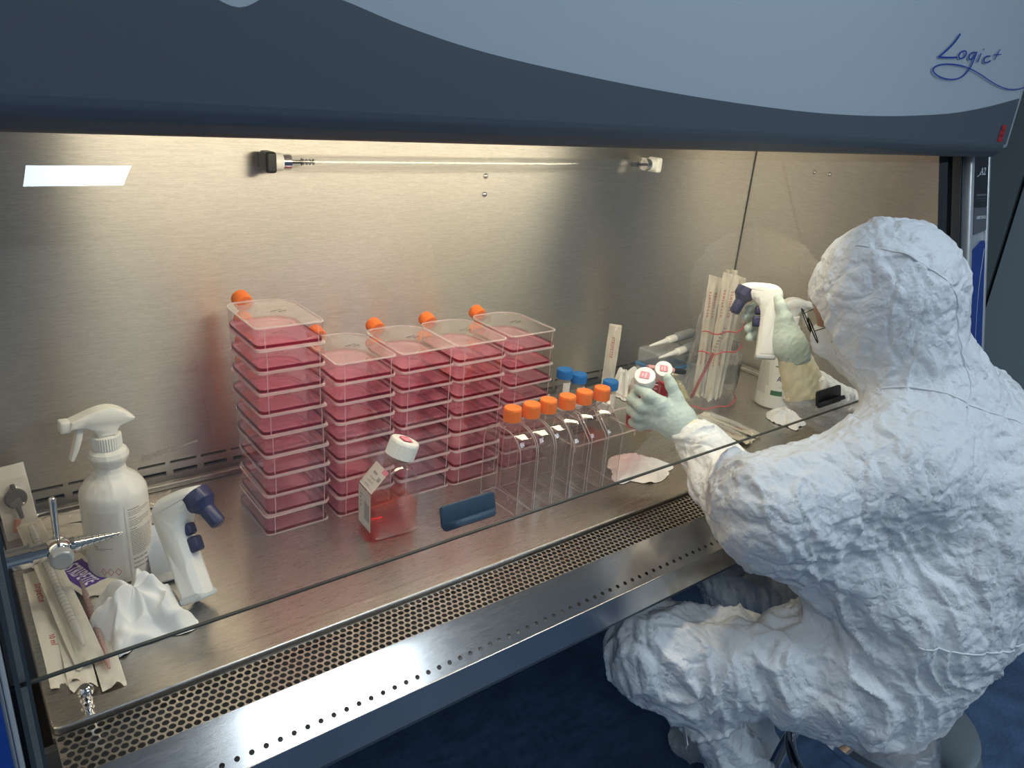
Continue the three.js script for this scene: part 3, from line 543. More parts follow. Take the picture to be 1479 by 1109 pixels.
{
  const s = sprayBottle(); s.name = numbered('spray_bottle'); scene.add(s); s.position.set(0.156, WS + 0.0002, -1.064); s.rotation.y = R(6); s.scale.setScalar(0.93);
  tag(s, 'white trigger spray bottle with hazard diamonds standing by the chrome valve', 'spray bottle');
  const lines = (x, x0, y0, w, n, lh, ink) => { x.fillStyle = ink; for (let i = 0; i < n; i++) { let p = x0; const e = x0 + w * (i === n - 1 ? 0.5 : 0.85 + 0.15 * ((i * 37 % 10) / 10)); while (p < e) { const q = 4 + ((i * 31 + p * 17) % 13); x.fillRect(p, y0 + i * lh, Math.min(q, e - p), lh * 0.42); p += q + 4; } } };
  const front = canvas(360, 640, (x) => {
    lines(x, 40, 330, 250, 2, 14, '#6e6b66'); x.fillStyle = '#2b2b2b'; x.font = 'bold 15px sans-serif'; x.fillText('Danger', 40, 320);
    for (const [cx, t] of [[120, '!'], [205, '✱'], [290, '♦']]) { x.save(); x.translate(cx, 560); x.rotate(Math.PI / 4); x.strokeStyle = '#b02a2a'; x.lineWidth = 5; x.strokeRect(-24, -24, 48, 48); x.restore(); x.fillStyle = '#1c1c1c'; x.font = 'bold 34px sans-serif'; x.textAlign = 'center'; x.fillText(t, cx, 572); x.textAlign = 'left'; }
  }, '#d9d7d2');
  wrapLabel(s, front, 0.012, 0.128, -1.15, -0.22);
  const side = canvas(360, 640, (x) => { x.fillStyle = '#3b3a38'; x.font = 'bold 18px sans-serif'; x.fillText('Precautionary', 30, 40); lines(x, 30, 52, 290, 3, 15, '#7a7772'); x.fillText('First aid', 30, 120); lines(x, 30, 132, 290, 4, 15, '#7a7772'); x.fillText('Storage', 30, 215); lines(x, 30, 228, 300, 15, 15, '#7a7772'); for (const [t, y] of [['Batch code: 2403', 490], ['Product no. 100085', 530], ['Fill volume: 1000 ml', 570]]) { x.fillStyle = '#333'; x.font = 'bold 20px sans-serif'; x.fillText(t, 30, y); } }, '#e2e0dc');
  wrapLabel(s, side, 0.012, 0.134, -0.02, 1.12);
}
{
  const s = sprayBottle(); s.name = numbered('spray_bottle'); scene.add(s); s.position.set(1.660, WS + 0.0002, -0.985); s.rotation.y = R(160);
  tag(s, 'white trigger spray bottle with green-banded label behind the pipette controller', 'spray bottle');
  const lab = canvas(360, 420, (x) => { x.fillStyle = '#2f6b4a'; x.fillRect(0, 20, 360, 14); x.fillRect(0, 320, 360, 60); x.fillStyle = '#27315e'; x.font = 'bold 84px sans-serif'; x.textAlign = 'center'; x.fillText('AQMA', 180, 200); x.fillStyle = '#777'; x.font = '20px sans-serif'; for (let i = 0; i < 3; i++) x.fillText('water for cleaning and rinsing', 180, 60 + i * 26, 300); x.fillText('sterile ready to use', 180, 280, 300); }, '#dfe0da');
  wrapLabel(s, lab, 0.030, 0.120, -R(160) - 1.25, -R(160) + 0.10);
  const txt = canvas(200, 420, (x) => { x.fillStyle = '#8c8a85'; for (let i = 0; i < 24; i++) x.fillRect(16, 30 + i * 15, 120 + (i * 53 % 50), 5); }, '#dad8d3');
  wrapLabel(s, txt, 0.030, 0.125, -R(160) - 2.15, -R(160) - 1.35);
}

// ---------------------------------------------------------------- pipette controllers
function controller() { // handle along +y from its butt at the origin, nose block at the top pointing to +x
  const f = new THREE.Group();
  const hd = new THREE.Shape(); hd.moveTo(-0.019, 0.004); hd.bezierCurveTo(-0.020, 0.05, -0.021, 0.09, -0.023, 0.120); hd.bezierCurveTo(-0.024, 0.138, -0.016, 0.148, 0.004, 0.150); hd.bezierCurveTo(0.030, 0.152, 0.052, 0.151, 0.060, 0.144); hd.bezierCurveTo(0.064, 0.136, 0.060, 0.126, 0.050, 0.123); hd.bezierCurveTo(0.028, 0.117, 0.018, 0.104, 0.017, 0.085); hd.bezierCurveTo(0.017, 0.06, 0.018, 0.03, 0.019, 0.004); hd.lineTo(-0.019, 0.004);
  mesh('body', soft(extrude(hd, 0.014, 0.011, 5, 10).translate(0, 0, -0.007), 0.8), M.whitePlastic, f);
  mesh('butt_cap', soft(rbox(0.038, 0.010, 0.036, 0.004).translate(0, 0.0045, 0)), P({ color: lin(0.55, 0.58, 0.60), roughness: 0.4 }), f);
  mesh('nose', soft(aim(lathe([[0, 0.056], [0.0055, 0.056], [0.006, 0.055], [0.0096, 0.054], [0.0108, 0.051], [0.0112, 0.028], [0.0150, 0.022], [0.0192, 0.017], [0.0198, 0.013], [0.0198, 0], [0, 0]], 32), V(0.046, 0.138, 0), V(0.046 + 0.40, 0.138 - 0.92, 0)), 0.5), M.navy, f);
  mesh('trigger', soft(merge([rbox(0.014, 0.017, 0.015, 0.004).translate(0.0205, 0.096, 0)])), M.navy, f);
  mesh('trigger', soft(merge([rbox(0.017, 0.022, 0.016, 0.004).translate(0.022, 0.074, 0)])), M.navy, f);
  return f;
}
{
  const c = controller(); c.name = numbered('pipette_controller'); scene.add(c);
  tag(c, 'white pipette controller with navy nose leaning beside the spray bottle', 'pipette controller');
  const a = V(0.222, 0.014, -0.917), b = V(0.210, 0.14, -1.005), y = b.clone().sub(a).normalize(), x = V(0.55, -0.1, 0.83), z = V(0, 0, 0).crossVectors(x, y).normalize(); x.crossVectors(y, z);
  c.setRotationFromMatrix(new THREE.Matrix4().makeBasis(x, y, z)); c.position.set(a.x, a.y + WS, a.z);
  // its small wire stand
  const st = thing('controller_stand', 'small grey bent rest behind the pipette controller', 'stand', [0.209, 0.002, -0.995]);
  mesh('back_plate', soft(rbox(0.05, 0.075, 0.003, 0.001).rotateX(-0.5).translate(0.0, 0.033, -0.038)), M.aluminium, st);
  mesh('foot_plate', soft(rbox(0.055, 0.003, 0.06, 0.001).translate(0.0, 0.0026, -0.03)), M.aluminium, st);
}
{
  const c = controller(); c.name = numbered('pipette_controller'); scene.add(c);
  tag(c, 'white pipette controller with navy nose held in the raised gloved hand', 'pipette controller');
  const a = V(1.296, 0.236, -0.806), b = V(1.327, 0.366, -0.842), y = b.clone().sub(a).normalize(), x = V(-0.045, 0.005, -0.058).normalize(), z = V(0, 0, 0).crossVectors(x, y).normalize(); x.crossVectors(y, z);
  c.setRotationFromMatrix(new THREE.Matrix4().makeBasis(x, y, z)); c.position.set(a.x, a.y + WS, a.z);
  const t = canvas(256, 48, (k) => { k.fillStyle = '#23283c'; k.font = 'bold 30px sans-serif'; k.fillText('eppendorf', 10, 34); k.font = '18px sans-serif'; k.fillText('Easypet', 180, 34); });
  mesh('lettering', new THREE.PlaneGeometry(0.046, 0.0085).rotateX(-Math.PI / 2).rotateY(0).translate(0.022, 0.1622, 0), decal(t), c).castShadow = false;
  c.updateMatrixWorld(true);
  const tip = V(0.046 + 0.40 * 0.056, 0.138 - 0.92 * 0.056, 0).applyMatrix4(c.matrixWorld);
  const end = V(1.218, WS + 0.093, -0.919), t0 = V(0, 0, 0);
  const g = thing('glass_pipette', 'long clear graduated pipette in the nose of the held controller', 'pipette', [0, 0, 0]); g.position.set(0, 0, 0);
  const ax = end.clone().sub(tip).normalize(), at = (k) => tip.clone().addScaledVector(ax, k), len = tip.distanceTo(end);
  mesh('barrel', merge([rod(at(-0.012), at(0.02), 0.0032, 0.0036), rod(at(0.02), at(len - 0.03), 0.0046, 0.0046), rod(at(len - 0.03), at(len), 0.0046, 0.0012)]), M.clear, g);
  const ticks = []; for (let k = 0.035; k < len - 0.04; k += 0.007) ticks.push(aim(new THREE.CylinderGeometry(0.0047, 0.0047, 0.0008, 14, 1, true, 0, 3.4), at(k), at(1)));
  mesh('graduation', merge(ticks), P({ color: lin(0.10, 0.03, 0.03), roughness: 0.6, side: THREE.DoubleSide }), g).userData.kind = 'stuff';
  mesh('medium', rod(at(len - 0.14), at(len - 0.035), 0.0030, 0.0030), P({ color: lin(0.85, 0.38, 0.38), roughness: 0.2, transmission: 0.85, thickness: 0 }), g);
}

// ---------------------------------------------------------------- wrapped pipettes
// a peel pouch lying along +z from the origin: wavy paper back, clear front bulging over a graduated pipette
const pouchPrint = (t1, ink = '#a5342f', t2 = '') => canvas(512, 64, (x) => { x.fillStyle = ink; if (ink === '#56348c') { x.fillRect(250, 8, 190, 48); x.fillStyle = '#e9e4ee'; x.font = 'bold 36px sans-serif'; x.fillText(t1, 262, 46, 166); return; } x.font = 'italic bold 22px sans-serif'; x.fillText(t1, 60, 42, 190); x.font = 'bold 18px sans-serif'; x.fillText(t2, 300, 40, 150); }, '#d6d1c4');
function sheet(w, len, nx, nz, f) { // grid in x across and z along, height f(u, v) with u, v in 0..1
  const g = new THREE.PlaneGeometry(1, 1, nx, nz), p = g.attributes.position, uv = g.attributes.uv;
  for (let i = 0; i < p.count; i++) { const u = p.getX(i) + 0.5, v = p.getY(i) + 0.5; const [x, y, z] = f(u, v); p.setXYZ(i, x, y, z); uv.setXY(i, v, u); }
  g.computeVertexNormals(); return g;
}
function pouch({ len, w, seed: sd = 1, pipette = 'clear', front = 'film', t1 = 'STRIPETTE', t2 = '10 ml', ink = '#a5342f', rp = 0.0045, ragged = 1 }) {
  const f = new THREE.Group();
  const wave = (u, v) => 0.0016 * n3(u * 1.5 + sd * 9, v * 5, sd) + 0.0012 * n3(u * 5, v * 9 + sd, 3 * sd);
  const edge = (u, v) => (v > 0.94 ? (v - 0.94) / 0.06 : 0) * ragged;
  const back = sheet(w, len, 8, 40, (u, v) => [(u - 0.5) * w * (1 - 0.02 * Math.sin(v * 9 + sd)), 0.0022 + wave(u, v) + edge(u, v) * 0.004 * Math.sin(u * 8 + sd), v * len - edge(u, v) * 0.006 * Math.abs(Math.sin(u * 7 + sd * 2))]);
  mesh('paper_back', back, print(pouchPrint(t1, ink, t2), { roughness: 0.9, side: THREE.DoubleSide }), f);
  const bulge = (u, v) => { const a = Math.min(1, Math.min(v, 1 - v) * 9), c = Math.max(0, 1 - Math.abs(u - 0.5) * 2 / 0.62); return a * Math.sqrt(c) * (rp * 2 + 0.0014); };
  if (front === 'film') mesh('clear_front', sheet(w, len, 16, 40, (u, v) => [(u - 0.5) * w * 0.96, 0.003 + wave(u, v) + bulge(u, v) + 0.0006 * n3(u * 9, v * 40, sd), 0.004 + v * (len - 0.010)]), M.film, f);
  if (pipette) {
    const a = 0.022, b = len - 0.03, y = 0.0034 + rp, pip = mesh('pipette', merge([rod(V(0, y, a), V(0, y, a + 0.02), rp * 0.75, rp * 0.75), rod(V(0, y, a + 0.02), V(0, y, b - 0.03), rp, rp), rod(V(0, y, b - 0.03), V(0, y, b), rp, rp * 0.35)]), pipette === 'pink' ? P({ color: lin(0.72, 0.45, 0.42), transmission: 0.55, thickness: 0, roughness: 0.2 }) : P({ color: lin(0.85, 0.85, 0.84), transmission: 0.6, thickness: 0, roughness: 0.15 }), f);
    const ticks = []; for (let z = a + 0.045; z < b - 0.045; z += 0.0085) ticks.push(aim(new THREE.CylinderGeometry(rp * 1.03, rp * 1.03, 0.0011, 14, 1, true), V(0, y, z), V(0, y, 9)));
    mesh('graduation', merge(ticks), P({ color: lin(0.12, 0.10, 0.09), roughness: 0.6, side: THREE.DoubleSide }), pip).userData.kind = 'stuff';
  }
  return f;
}
function layPouch(o, a, b, roll, label, group) { // from a to b (cabinet coordinates)
  const f = pouch({ ...o, len: a.distanceTo(b) }); f.name = numbered('wrapped_pipette'); scene.add(f);
  const z = b.clone().sub(a).normalize(), x = V(0, 0, 0).crossVectors(V(0, 1, 0), z).normalize(), y = V(0, 0, 0).crossVectors(z, x);
  f.setRotationFromMatrix(new THREE.Matrix4().makeBasis(x, y, z)); f.rotateZ(roll); f.position.set(a.x, a.y + WS, a.z);
  return tag(f, label, 'pipette', group);
}
const GL = 'wrapped pipettes piled in the corner by the valve';
layPouch({ w: 0.030, seed: 1.3, t1: 'Stripette', pipette: null, front: 'none' }, V(0.050, 0.011, -1.10), V(0.048, 0.011, -0.835), 0.02, 'flat white paper sleeve with red print against the tray end', GL);
layPouch({ w: 0.028, seed: 2.7, t1: 'sterile', pipette: null, front: 'none' }, V(0.072, 0.013, -1.12), V(0.064, 0.012, -0.822), -0.05, 'white paper sleeve with red print lying under the graduated pipette pouch', GL);
layPouch({ w: 0.026, seed: 3.1, pipette: 'pink', t1: '', t2: '' }, V(0.100, 0.004, -1.14), V(0.094, 0.006, -0.812), 0.03, 'pouch with a pinkish pipette nearest the white wipe', GL);
layPouch({ w: 0.032, seed: 4.2, t1: '', t2: '', rp: 0.0055 }, V(0.058, 0.034, -1.20), V(0.078, 0.018, -0.852), 0.12, 'uppermost pouch with a clear graduated pipette passing beneath the chrome valve', GL);
layPouch({ w: 0.040, seed: 5.9, pipette: null, front: 'film', t1: '', t2: '' }, V(0.062, 0.008, -1.238), V(0.27, 0.006, -1.222), 0, 'cream pouch lying along the rear wall behind the spray bottle', GL);
layPouch({ w: 0.036, seed: 6.4, pipette: null, front: 'film', t1: '', t2: '' }, V(0.060, 0.005, -1.205), V(0.255, 0.010, -1.165), 0.1, 'cream pouch just behind the spray bottle, in front of the rearmost pouch', GL);
layPouch({ w: 0.050, seed: 7.7, pipette: null, front: 'none', ink: '#56348c', t1: 'STRIPETTE', t2: 'STERILE R' }, V(0.060, 0.022, -1.165), V(0.122, 0.012, -1.000), 0.0, 'white wrapper with purple print under the pipettes', GL);
{
  // small clear pouch with a dark part, propped upright in the corner
  const t = thing('sample_pouch', 'small clear peel pouch holding a dark part, propped in the corner', 'pouch', [0.050, 0.012, -1.205], 'sterile pouches'); delete t.userData.group;
  t.rotation.set(-0.30, 0.10, 0.05);
  mesh('paper_back', sheet(0.045, 0.11, 6, 12, (u, v) => [(u - 0.5) * 0.045, v * 0.112, 0.002 * n3(u * 3, v * 4, 5)]), P({ color: lin(0.76, 0.75, 0.71), roughness: 0.9, side: THREE.DoubleSide }), t);
  mesh('clear_front', sheet(0.045, 0.10, 14, 20, (u, v) => [(u - 0.5) * 0.043, v * 0.092, 0.003 + 0.014 * Math.sin(Math.PI * u) * Math.sin(Math.PI * Math.min(1, v * 1.1)) + 0.002 * n3(u * 6, v * 8, 2)]), M.film, t);
  mesh('filter_disc', soft(merge([lathe([[0, 0.008], [0.013, 0.008], [0.015, 0.006], [0.015, 0.002], [0.012, 0], [0, 0]], 24).rotateX(Math.PI / 2).translate(0, 0.062, 0.005), rod(V(0, 0.05, 0.009), V(0.002, 0.03, 0.009), 0.004, 0.003), rod(V(0, 0.074, 0.009), V(0, 0.084, 0.009), 0.004, 0.003)])), P({ color: lin(0.10, 0.10, 0.10), roughness: 0.4 }), t);
  mesh('tip', rod(V(-0.004, 0.030, 0.009), V(-0.012, 0.012, 0.008), 0.005, 0.002), P({ color: lin(0.65, 0.28, 0.2), roughness: 0.5 }), t);
}

// ---------------------------------------------------------------- crumpled wipes
function wipe(name, label, pos, R0, h, corners, sd, turn = 0) { // cloth gathered up over itself: polar sheet with radial folds
  const NA = 150, NR = 46, pos3 = [], idx = [];
  const rad = (t) => { let r = 0.78; for (const [a, k, w] of corners) { let d = Math.abs(((t - a + Math.PI * 3) % (Math.PI * 2)) - Math.PI); r = Math.max(r, k - d * d * w); } return r * (1 + 0.03 * n3(Math.cos(t) * 2, Math.sin(t) * 2, sd)); };
  for (let i = 0; i <= NR; i++) for (let j = 0; j < NA; j++) {
    const q = i / NR, t = j / NA * Math.PI * 2, c = Math.cos(t), s = Math.sin(t), r = q * rad(t) * R0;
    const e = Math.min(1, q * 2.2), fold = n3(c * 1.1 + sd, s * 1.1, q * 0.8 + sd), fold2 = n3b(r * c * 16 + sd, r * s * 16, sd), cr = Math.abs(n3(r * c * 22 + sd, r * s * 22, sd + 3)), cr2 = Math.abs(n3b(r * c * 45, r * s * 45, sd));
    let y = h * Math.pow(1 - q * q, 0.9) * (0.80 + 0.42 * fold * e) + h * (0.20 * fold2 - 0.26 * cr + 0.07 * cr2 + 0.08) * e * Math.pow(1 - q, 0.3);
    y = Math.max(0.0012 + 0.004 * q * Math.max(0, n3(c * 3, s * 3, sd + 9)), y);
    const tw = 0.10 * n3(c, s, q * 2 + sd);
    pos3.push(r * Math.cos(t + tw), y, r * Math.sin(t + tw));
  }
  for (let i = 0; i < NR; i++) for (let j = 0; j < NA; j++) { const k = (j + 1) % NA, a = i * NA + j, b = i * NA + k, c = a + NA, d = b + NA; idx.push(a, b, c, b, d, c); }
  const g = new THREE.BufferGeometry(); g.setAttribute('position', new THREE.Float32BufferAttribute(pos3, 3)); g.setIndex(idx); g.computeVertexNormals();
  const m = whole(name, g, M.wipe, label, 'wipe', pos, null); m.material = M.wipe2; m.rotation.y = turn; return m;
}
M.wipe2 = M.wipe.clone(); M.wipe2.side = THREE.DoubleSide;
wipe('cleaning_wipe', 'large crumpled white wipe in front of the spray bottle', [0.145, 0, -0.932], 0.070, 0.070, [[0.75, 1.15, 2.2], [2.15, 1.0, 2.5], [-0.25, 0.85, 2.0], [-2.2, 0.95, 1.2], [3.1, 0.86, 1.5]], 1.7);
wipe('cleaning_wipe', 'flat white wipe under the sleeve of the arm holding two bottles', [1.080, 0, -0.905], 0.080, 0.020, [[2.9, 1.1, 3], [0.4, 1.0, 2]], 5.2);
wipe('cleaning_wipe', 'folded white wipe at the foot of the green-labelled spray bottle', [1.60, 0, -0.905], 0.060, 0.028, [[2.2, 1.1, 3], [0.6, 1.1, 2], [-1.0, 1, 2]], 8.4);
wipe('cleaning_wipe', 'greyish crumpled wipe against the rear wall behind the held bottles', [1.352, 0, -1.215], 0.046, 0.070, [[2.2, 1.1, 3], [0.6, 1.1, 2]], 11.4);

// ---------------------------------------------------------------- tube rack with capped tubes behind the upright flasks
{
  const rack = thing('tube_rack', 'clear acrylic rack holding blue-capped tubes behind the upright flasks', 'rack', [1.105, 0, -1.075]);
  const bar = (a, b, r = 0.0022) => rod(V(...a), V(...b), r, r, 8);
  mesh('top_frame', merge([bar([-0.09, 0.075, -0.05], [0.09, 0.075, -0.05]), bar([-0.09, 0.075, 0.05], [0.09, 0.075, 0.05]), bar([-0.09, 0.075, -0.05], [-0.09, 0.075, 0.05]), bar([0.09, 0.075, -0.05], [0.09, 0.075, 0.05])]), M.clearRim, rack);
  mesh('bottom_frame', merge([bar([-0.09, 0.012, -0.05], [0.09, 0.012, -0.05]), bar([-0.09, 0.012, 0.05], [0.09, 0.012, 0.05]), bar([-0.09, 0.012, -0.05], [-0.09, 0.012, 0.05]), bar([0.09, 0.012, -0.05], [0.09, 0.012, 0.05])]), M.clearRim, rack);
  for (const x of [-0.09, 0.09]) for (const z of [-0.05, 0.05]) mesh('leg', bar([x, 0, z], [x, 0.078, z]), M.clearRim, rack);
  const tubeAt = (x, z, y, label) => {
    const t = thing('centrifuge_tube', label, 'tube', [x, 0.001, z], 'blue-capped tubes in the rack');
    mesh('barrel', latheC([[0.001, 0.0], [0.004, 0.004], [0.0135, 0.020], [0.0140, 0.024], [0.0143, y - 0.016], [0.0150, y - 0.014]], 28, 0.6), P({ color: lin(0.90, 0.90, 0.89), transmission: 0.85, thickness: 0, roughness: 0.18 }), t);
    mesh('cap', capGeo(0.0175, 0.019, 40).translate(0, y - 0.017, 0), M.blueCap, t);
    mesh('label_patch', new THREE.CylinderGeometry(0.0146, 0.0146, 0.05, 16, 1, true, -0.8, 1.5).translate(0, y - 0.05, 0), P({ color: lin(0.7, 0.7, 0.68), roughness: 0.6 }), t);
  };
  tubeAt(1.040, -1.108, 0.152, 'blue-capped clear tube standing tallest in the rack'); tubeAt(1.076, -1.100, 0.138, 'blue-capped clear tube between the tallest tube and the white cap'); tubeAt(1.150, -1.075, 0.118, 'blue-capped clear tube beside the tall upright wrapped pipette');
  const b = mediumBottle(0.020, M.mediumOrange); capFace(b, '#c8322f'); b.f.name = numbered('medium_bottle'); scene.add(b.f); b.f.scale.setScalar(0.72); b.f.position.set(1.100, WS + 0.0006, -1.060); b.f.rotation.y = R(-75);
  tag(b.f, 'small bottle with red-marked white cap among the blue-capped tubes', 'bottle');
  layPouch({ w: 0.028, seed: 9.2, pipette: null, front: 'film', t1: 'STRIPETTE', t2: 'COSTAR', ink: '#b5524a' }, V(1.176, 0.238, -1.106), V(1.162, 0.006, -1.098), 0, 'tall wrapped pipette with red lettering standing behind the orange caps').userData.group = undefined;
}

// ---------------------------------------------------------------- supplies at the far end
{
  // clear bag with wrapped pipettes standing in it
  const GB = 'wrapped pipettes standing in the clear bag';
  const N = 7, tops = [[1.470, 0.325, -1.095], [1.478, 0.338, -1.062], [1.495, 0.318, -1.097], [1.513, 0.330, -1.063], [1.531, 0.335, -1.096], [1.547, 0.322, -1.064], [1.556, 0.332, -1.096]];
  tops.forEach(([x, y, z], i) => {
    const f = layPouch({ w: 0.021, seed: 20 + i, t1: 'STRIPETTE', t2: 'COSTAR', ink: '#b5524a', pipette: i % 3 === 1 ? 'pink' : 'clear', rp: 0.004, front: 'film' }, V(x, y, z), V(1.515 + (x - 1.513) * 0.6, 0.008, -1.098 + (i % 2) * 0.034), 0, ['wrapped pipette at the open side of the bag, beside the navy nose', 'pinkish wrapped pipette second in the bag', 'wrapped pipette third in the bag', 'wrapped pipette in the middle of the bag', 'pinkish wrapped pipette fifth in the bag', 'wrapped pipette sixth in the bag', 'wrapped pipette at the side of the bag by the spray bottle'][i], GB);
    f.rotateZ(rr(-0.1, 0.1));
  });
  const NA = 72, NH = 26, pos = [], idx = [];
  for (let i = 0; i <= NH; i++) for (let j = 0; j < NA; j++) {
    const v = i / NH, t = j / NA * Math.PI * 2, c = Math.cos(t), s = Math.sin(t);
    const sx = (0.082 - 0.016 * v), sz = 0.052 - 0.020 * v;
    const k = 1 + 0.10 * n3(c * 2, s * 2, v * 3) + 0.06 * n3b(c * 6, s * 6, v * 7) + 0.04 * (1 - Math.abs(n3(c * 9, s * 9, v * 5)));
    pos.push(1.515 + sx * c * k, 0.003 + v * 0.262 * (1 + 0.06 * n3(c * 2, s * 2, 7)), -1.08 + sz * s * k);
  }
  for (let i = 0; i < NH; i++) for (let j = 0; j < NA; j++) { const k = (j + 1) % NA, a = i * NA + j, b = i * NA + k; idx.push(a, a + NA, b, b, a + NA, b + NA); }
  const g = new THREE.BufferGeometry(); g.setAttribute('position', new THREE.Float32BufferAttribute(pos, 3)); g.setIndex(idx); g.computeVertexNormals();
  const bag = thing('plastic_bag', 'crinkled clear plastic bag with red stripes around wrapped pipettes', 'bag', [0, 0, 0]);
  mesh('film', g, M.film, bag);
  const stripe = (v, z) => { const p = []; for (let j = 0; j <= 20; j++) { const t = Math.PI * (0.05 + 0.9 * j / 20), sx = 0.090 - 0.016 * v, sz = 0.058 - 0.020 * v; p.push([1.515 - sx * Math.cos(t), 0.003 + v * 0.262 + 0.003 * Math.sin(j), -1.08 + sz * Math.sin(t)]); } return tube(p, 0.0016, 60, 6); };
  const red = P({ color: lin(0.50, 0.05, 0.06), roughness: 0.5 });
  for (const v of [0.02, 0.55, 0.74]) mesh('red_stripe', stripe(v), red, bag);
}
layPouch({ w: 0.034, seed: 31, t1: '', t2: 'COSTAR', rp: 0.0055 }, V(1.385, 0.006, -1.025), V(1.395, 0.005, -0.855), 0, 'wrapped graduated pipette lying flat beside the gloved cuff', 'wrapped pipettes lying before the clear bag');
layPouch({ w: 0.034, seed: 33, t1: '', t2: 'COSTAR', rp: 0.0050 }, V(1.424, 0.006, -1.020), V(1.440, 0.005, -0.868), 0, 'wrapped graduated pipette lying flat beside the bag foot', 'wrapped pipettes lying before the clear bag');
{
  // crumpled clear wrapper with a yellowish tint
  const g = new THREE.IcosahedronGeometry(1, 24), p = g.attributes.position;
  for (let i = 0; i < p.count; i++) { const v = V(p.getX(i), p.getY(i), p.getZ(i)); const k = 1 + 0.16 * n3(v.x * 2, v.y * 2, v.z * 2) + 0.14 * (1 - Math.abs(n3b(v.x * 4, v.y * 4, v.z * 4))) + 0.05 * n3(v.x * 10, v.y * 10, v.z * 10); p.setXYZ(i, v.x * 0.072 * k, Math.max(-0.038, v.y * 0.040 * k), v.z * 0.048 * k); }
  g.computeVertexNormals();
  whole('crumpled_wrapper', g, P({ color: lin(0.93, 0.90, 0.70), transmission: 0.85, thickness: 0, roughness: 0.12, side: THREE.DoubleSide }), 'crumpled clear wrapper with yellow tint behind the held bottles', 'wrapper', [1.345, 0.040, -1.095]);
  const card = thing('paper_card', 'cream card with a dark line lying on the yellowish wrapper', 'card', [1.352, 0.092, -1.100]); card.rotation.set(0.3, 0.3, -0.1);
  mesh('sheet', soft(rbox(0.085, 0.001, 0.05, 0.0004)), P({ color: lin(0.70, 0.64, 0.46), roughness: 0.8 }), card); mesh('printed_line', box(-0.012, 0.026, 0.0006, 0.0012, -0.006, -0.001), P({ color: lin(0.1, 0.09, 0.08) }), card);
  const m = thing('marker_pen', 'pink marker pen with black cap lying on the card', 'pen', [1.350, 0.110, -1.085]); m.rotation.set(0.15, -0.25, -0.16);
  mesh('barrel', soft(aim(lathe([[0, 0], [0.005, 0.001], [0.0062, 0.004], [0.0062, 0.078], [0.004, 0.080], [0, 0.080]], 20), V(-0.062, 0, 0), V(9, 0, 0))), P({ color: lin(0.72, 0.36, 0.36), roughness: 0.5 }), m);
  mesh('cap', soft(aim(lathe([[0, 0], [0.0068, 0], [0.0068, 0.030], [0.0055, 0.036], [0, 0.036]], 20), V(0.016, 0, 0), V(9, 0, 0))), M.blackPlastic, m);
  // tip box with a blue band
  const t = thing('tip_box', 'translucent tip box with a blue rim beneath the white pipettors', 'box', [1.478, 0, -1.205]);
  mesh('base', soft(rbox(0.12, 0.060, 0.085, 0.006).translate(0, 0.0305, 0)), P({ color: lin(0.75, 0.77, 0.78), transmission: 0.4, thickness: 0, roughness: 0.3 }), t); mesh('rim', soft(rbox(0.124, 0.010, 0.088, 0.003).translate(0, 0.064, 0)), P({ color: lin(0.10, 0.26, 0.50), roughness: 0.4 }), t); mesh('lid', soft(rbox(0.12, 0.040, 0.084, 0.006).translate(0, 0.089, 0)), P({ color: lin(0.85, 0.87, 0.88), transmission: 0.75, thickness: 0, roughness: 0.2 }), t);
  // two white pipettors lying on the tip box
  for (const [dx, dy, dz, l] of [[0, 0.012, 0, 'white pipettor barrel lying across the tip box, upper one'], [0.006, -0.010, 0.030, 'white pipettor barrel lying across the tip box, lower one']]) {
    const q = thing('pipettor', l, 'pipettor', [1.365 + dx, 0.130 + dy, -1.165 + dz], 'pipettors on the tip box');
    mesh('nose_cone', soft(aim(lathe([[0, 0], [0.0022, 0], [0.0030, 0.012], [0.0052, 0.045], [0.0068, 0.075], [0.0095, 0.078], [0.0100, 0.108]], 20), V(0, 0, 0), V(0.98, 0.02, -0.12))), M.whitePlastic, q);
    mesh('handle', soft(aim(lathe([[0.0115, 0], [0.0125, 0.006], [0.0125, 0.075], [0.009, 0.085], [0, 0.086]], 20), V(0.105, 0.002, -0.013), V(0.98 + 0.105, 0.022, -0.133))), P({ color: lin(0.30, 0.32, 0.32), roughness: 0.45 }), q);
  }
  // small dark-labelled reagent bottle behind the bag
  const r = thing('reagent_bottle', 'small clear bottle with dark label between bag and spray bottle', 'bottle', [1.648, 0, -1.125]);
  mesh('body', latheC([[0, 0.001], [0.028, 0], [0.030, 0.003], [0.030, 0.085], [0.026, 0.096], [0.014, 0.104], [0.013, 0.112]], 32, 0.6), P({ color: lin(0.85, 0.84, 0.8), transmission: 0.7, thickness: 0, roughness: 0.2 }), r);
  mesh('label_band', new THREE.CylinderGeometry(0.0305, 0.0305, 0.055, 28, 1, true, -2.2, 3.4).translate(0, 0.045, 0), P({ color: lin(0.09, 0.085, 0.08), roughness: 0.6 }), r); mesh('cap', capGeo(0.016, 0.018, 30).translate(0, 0.108, 0), M.blackPlastic, r);
}

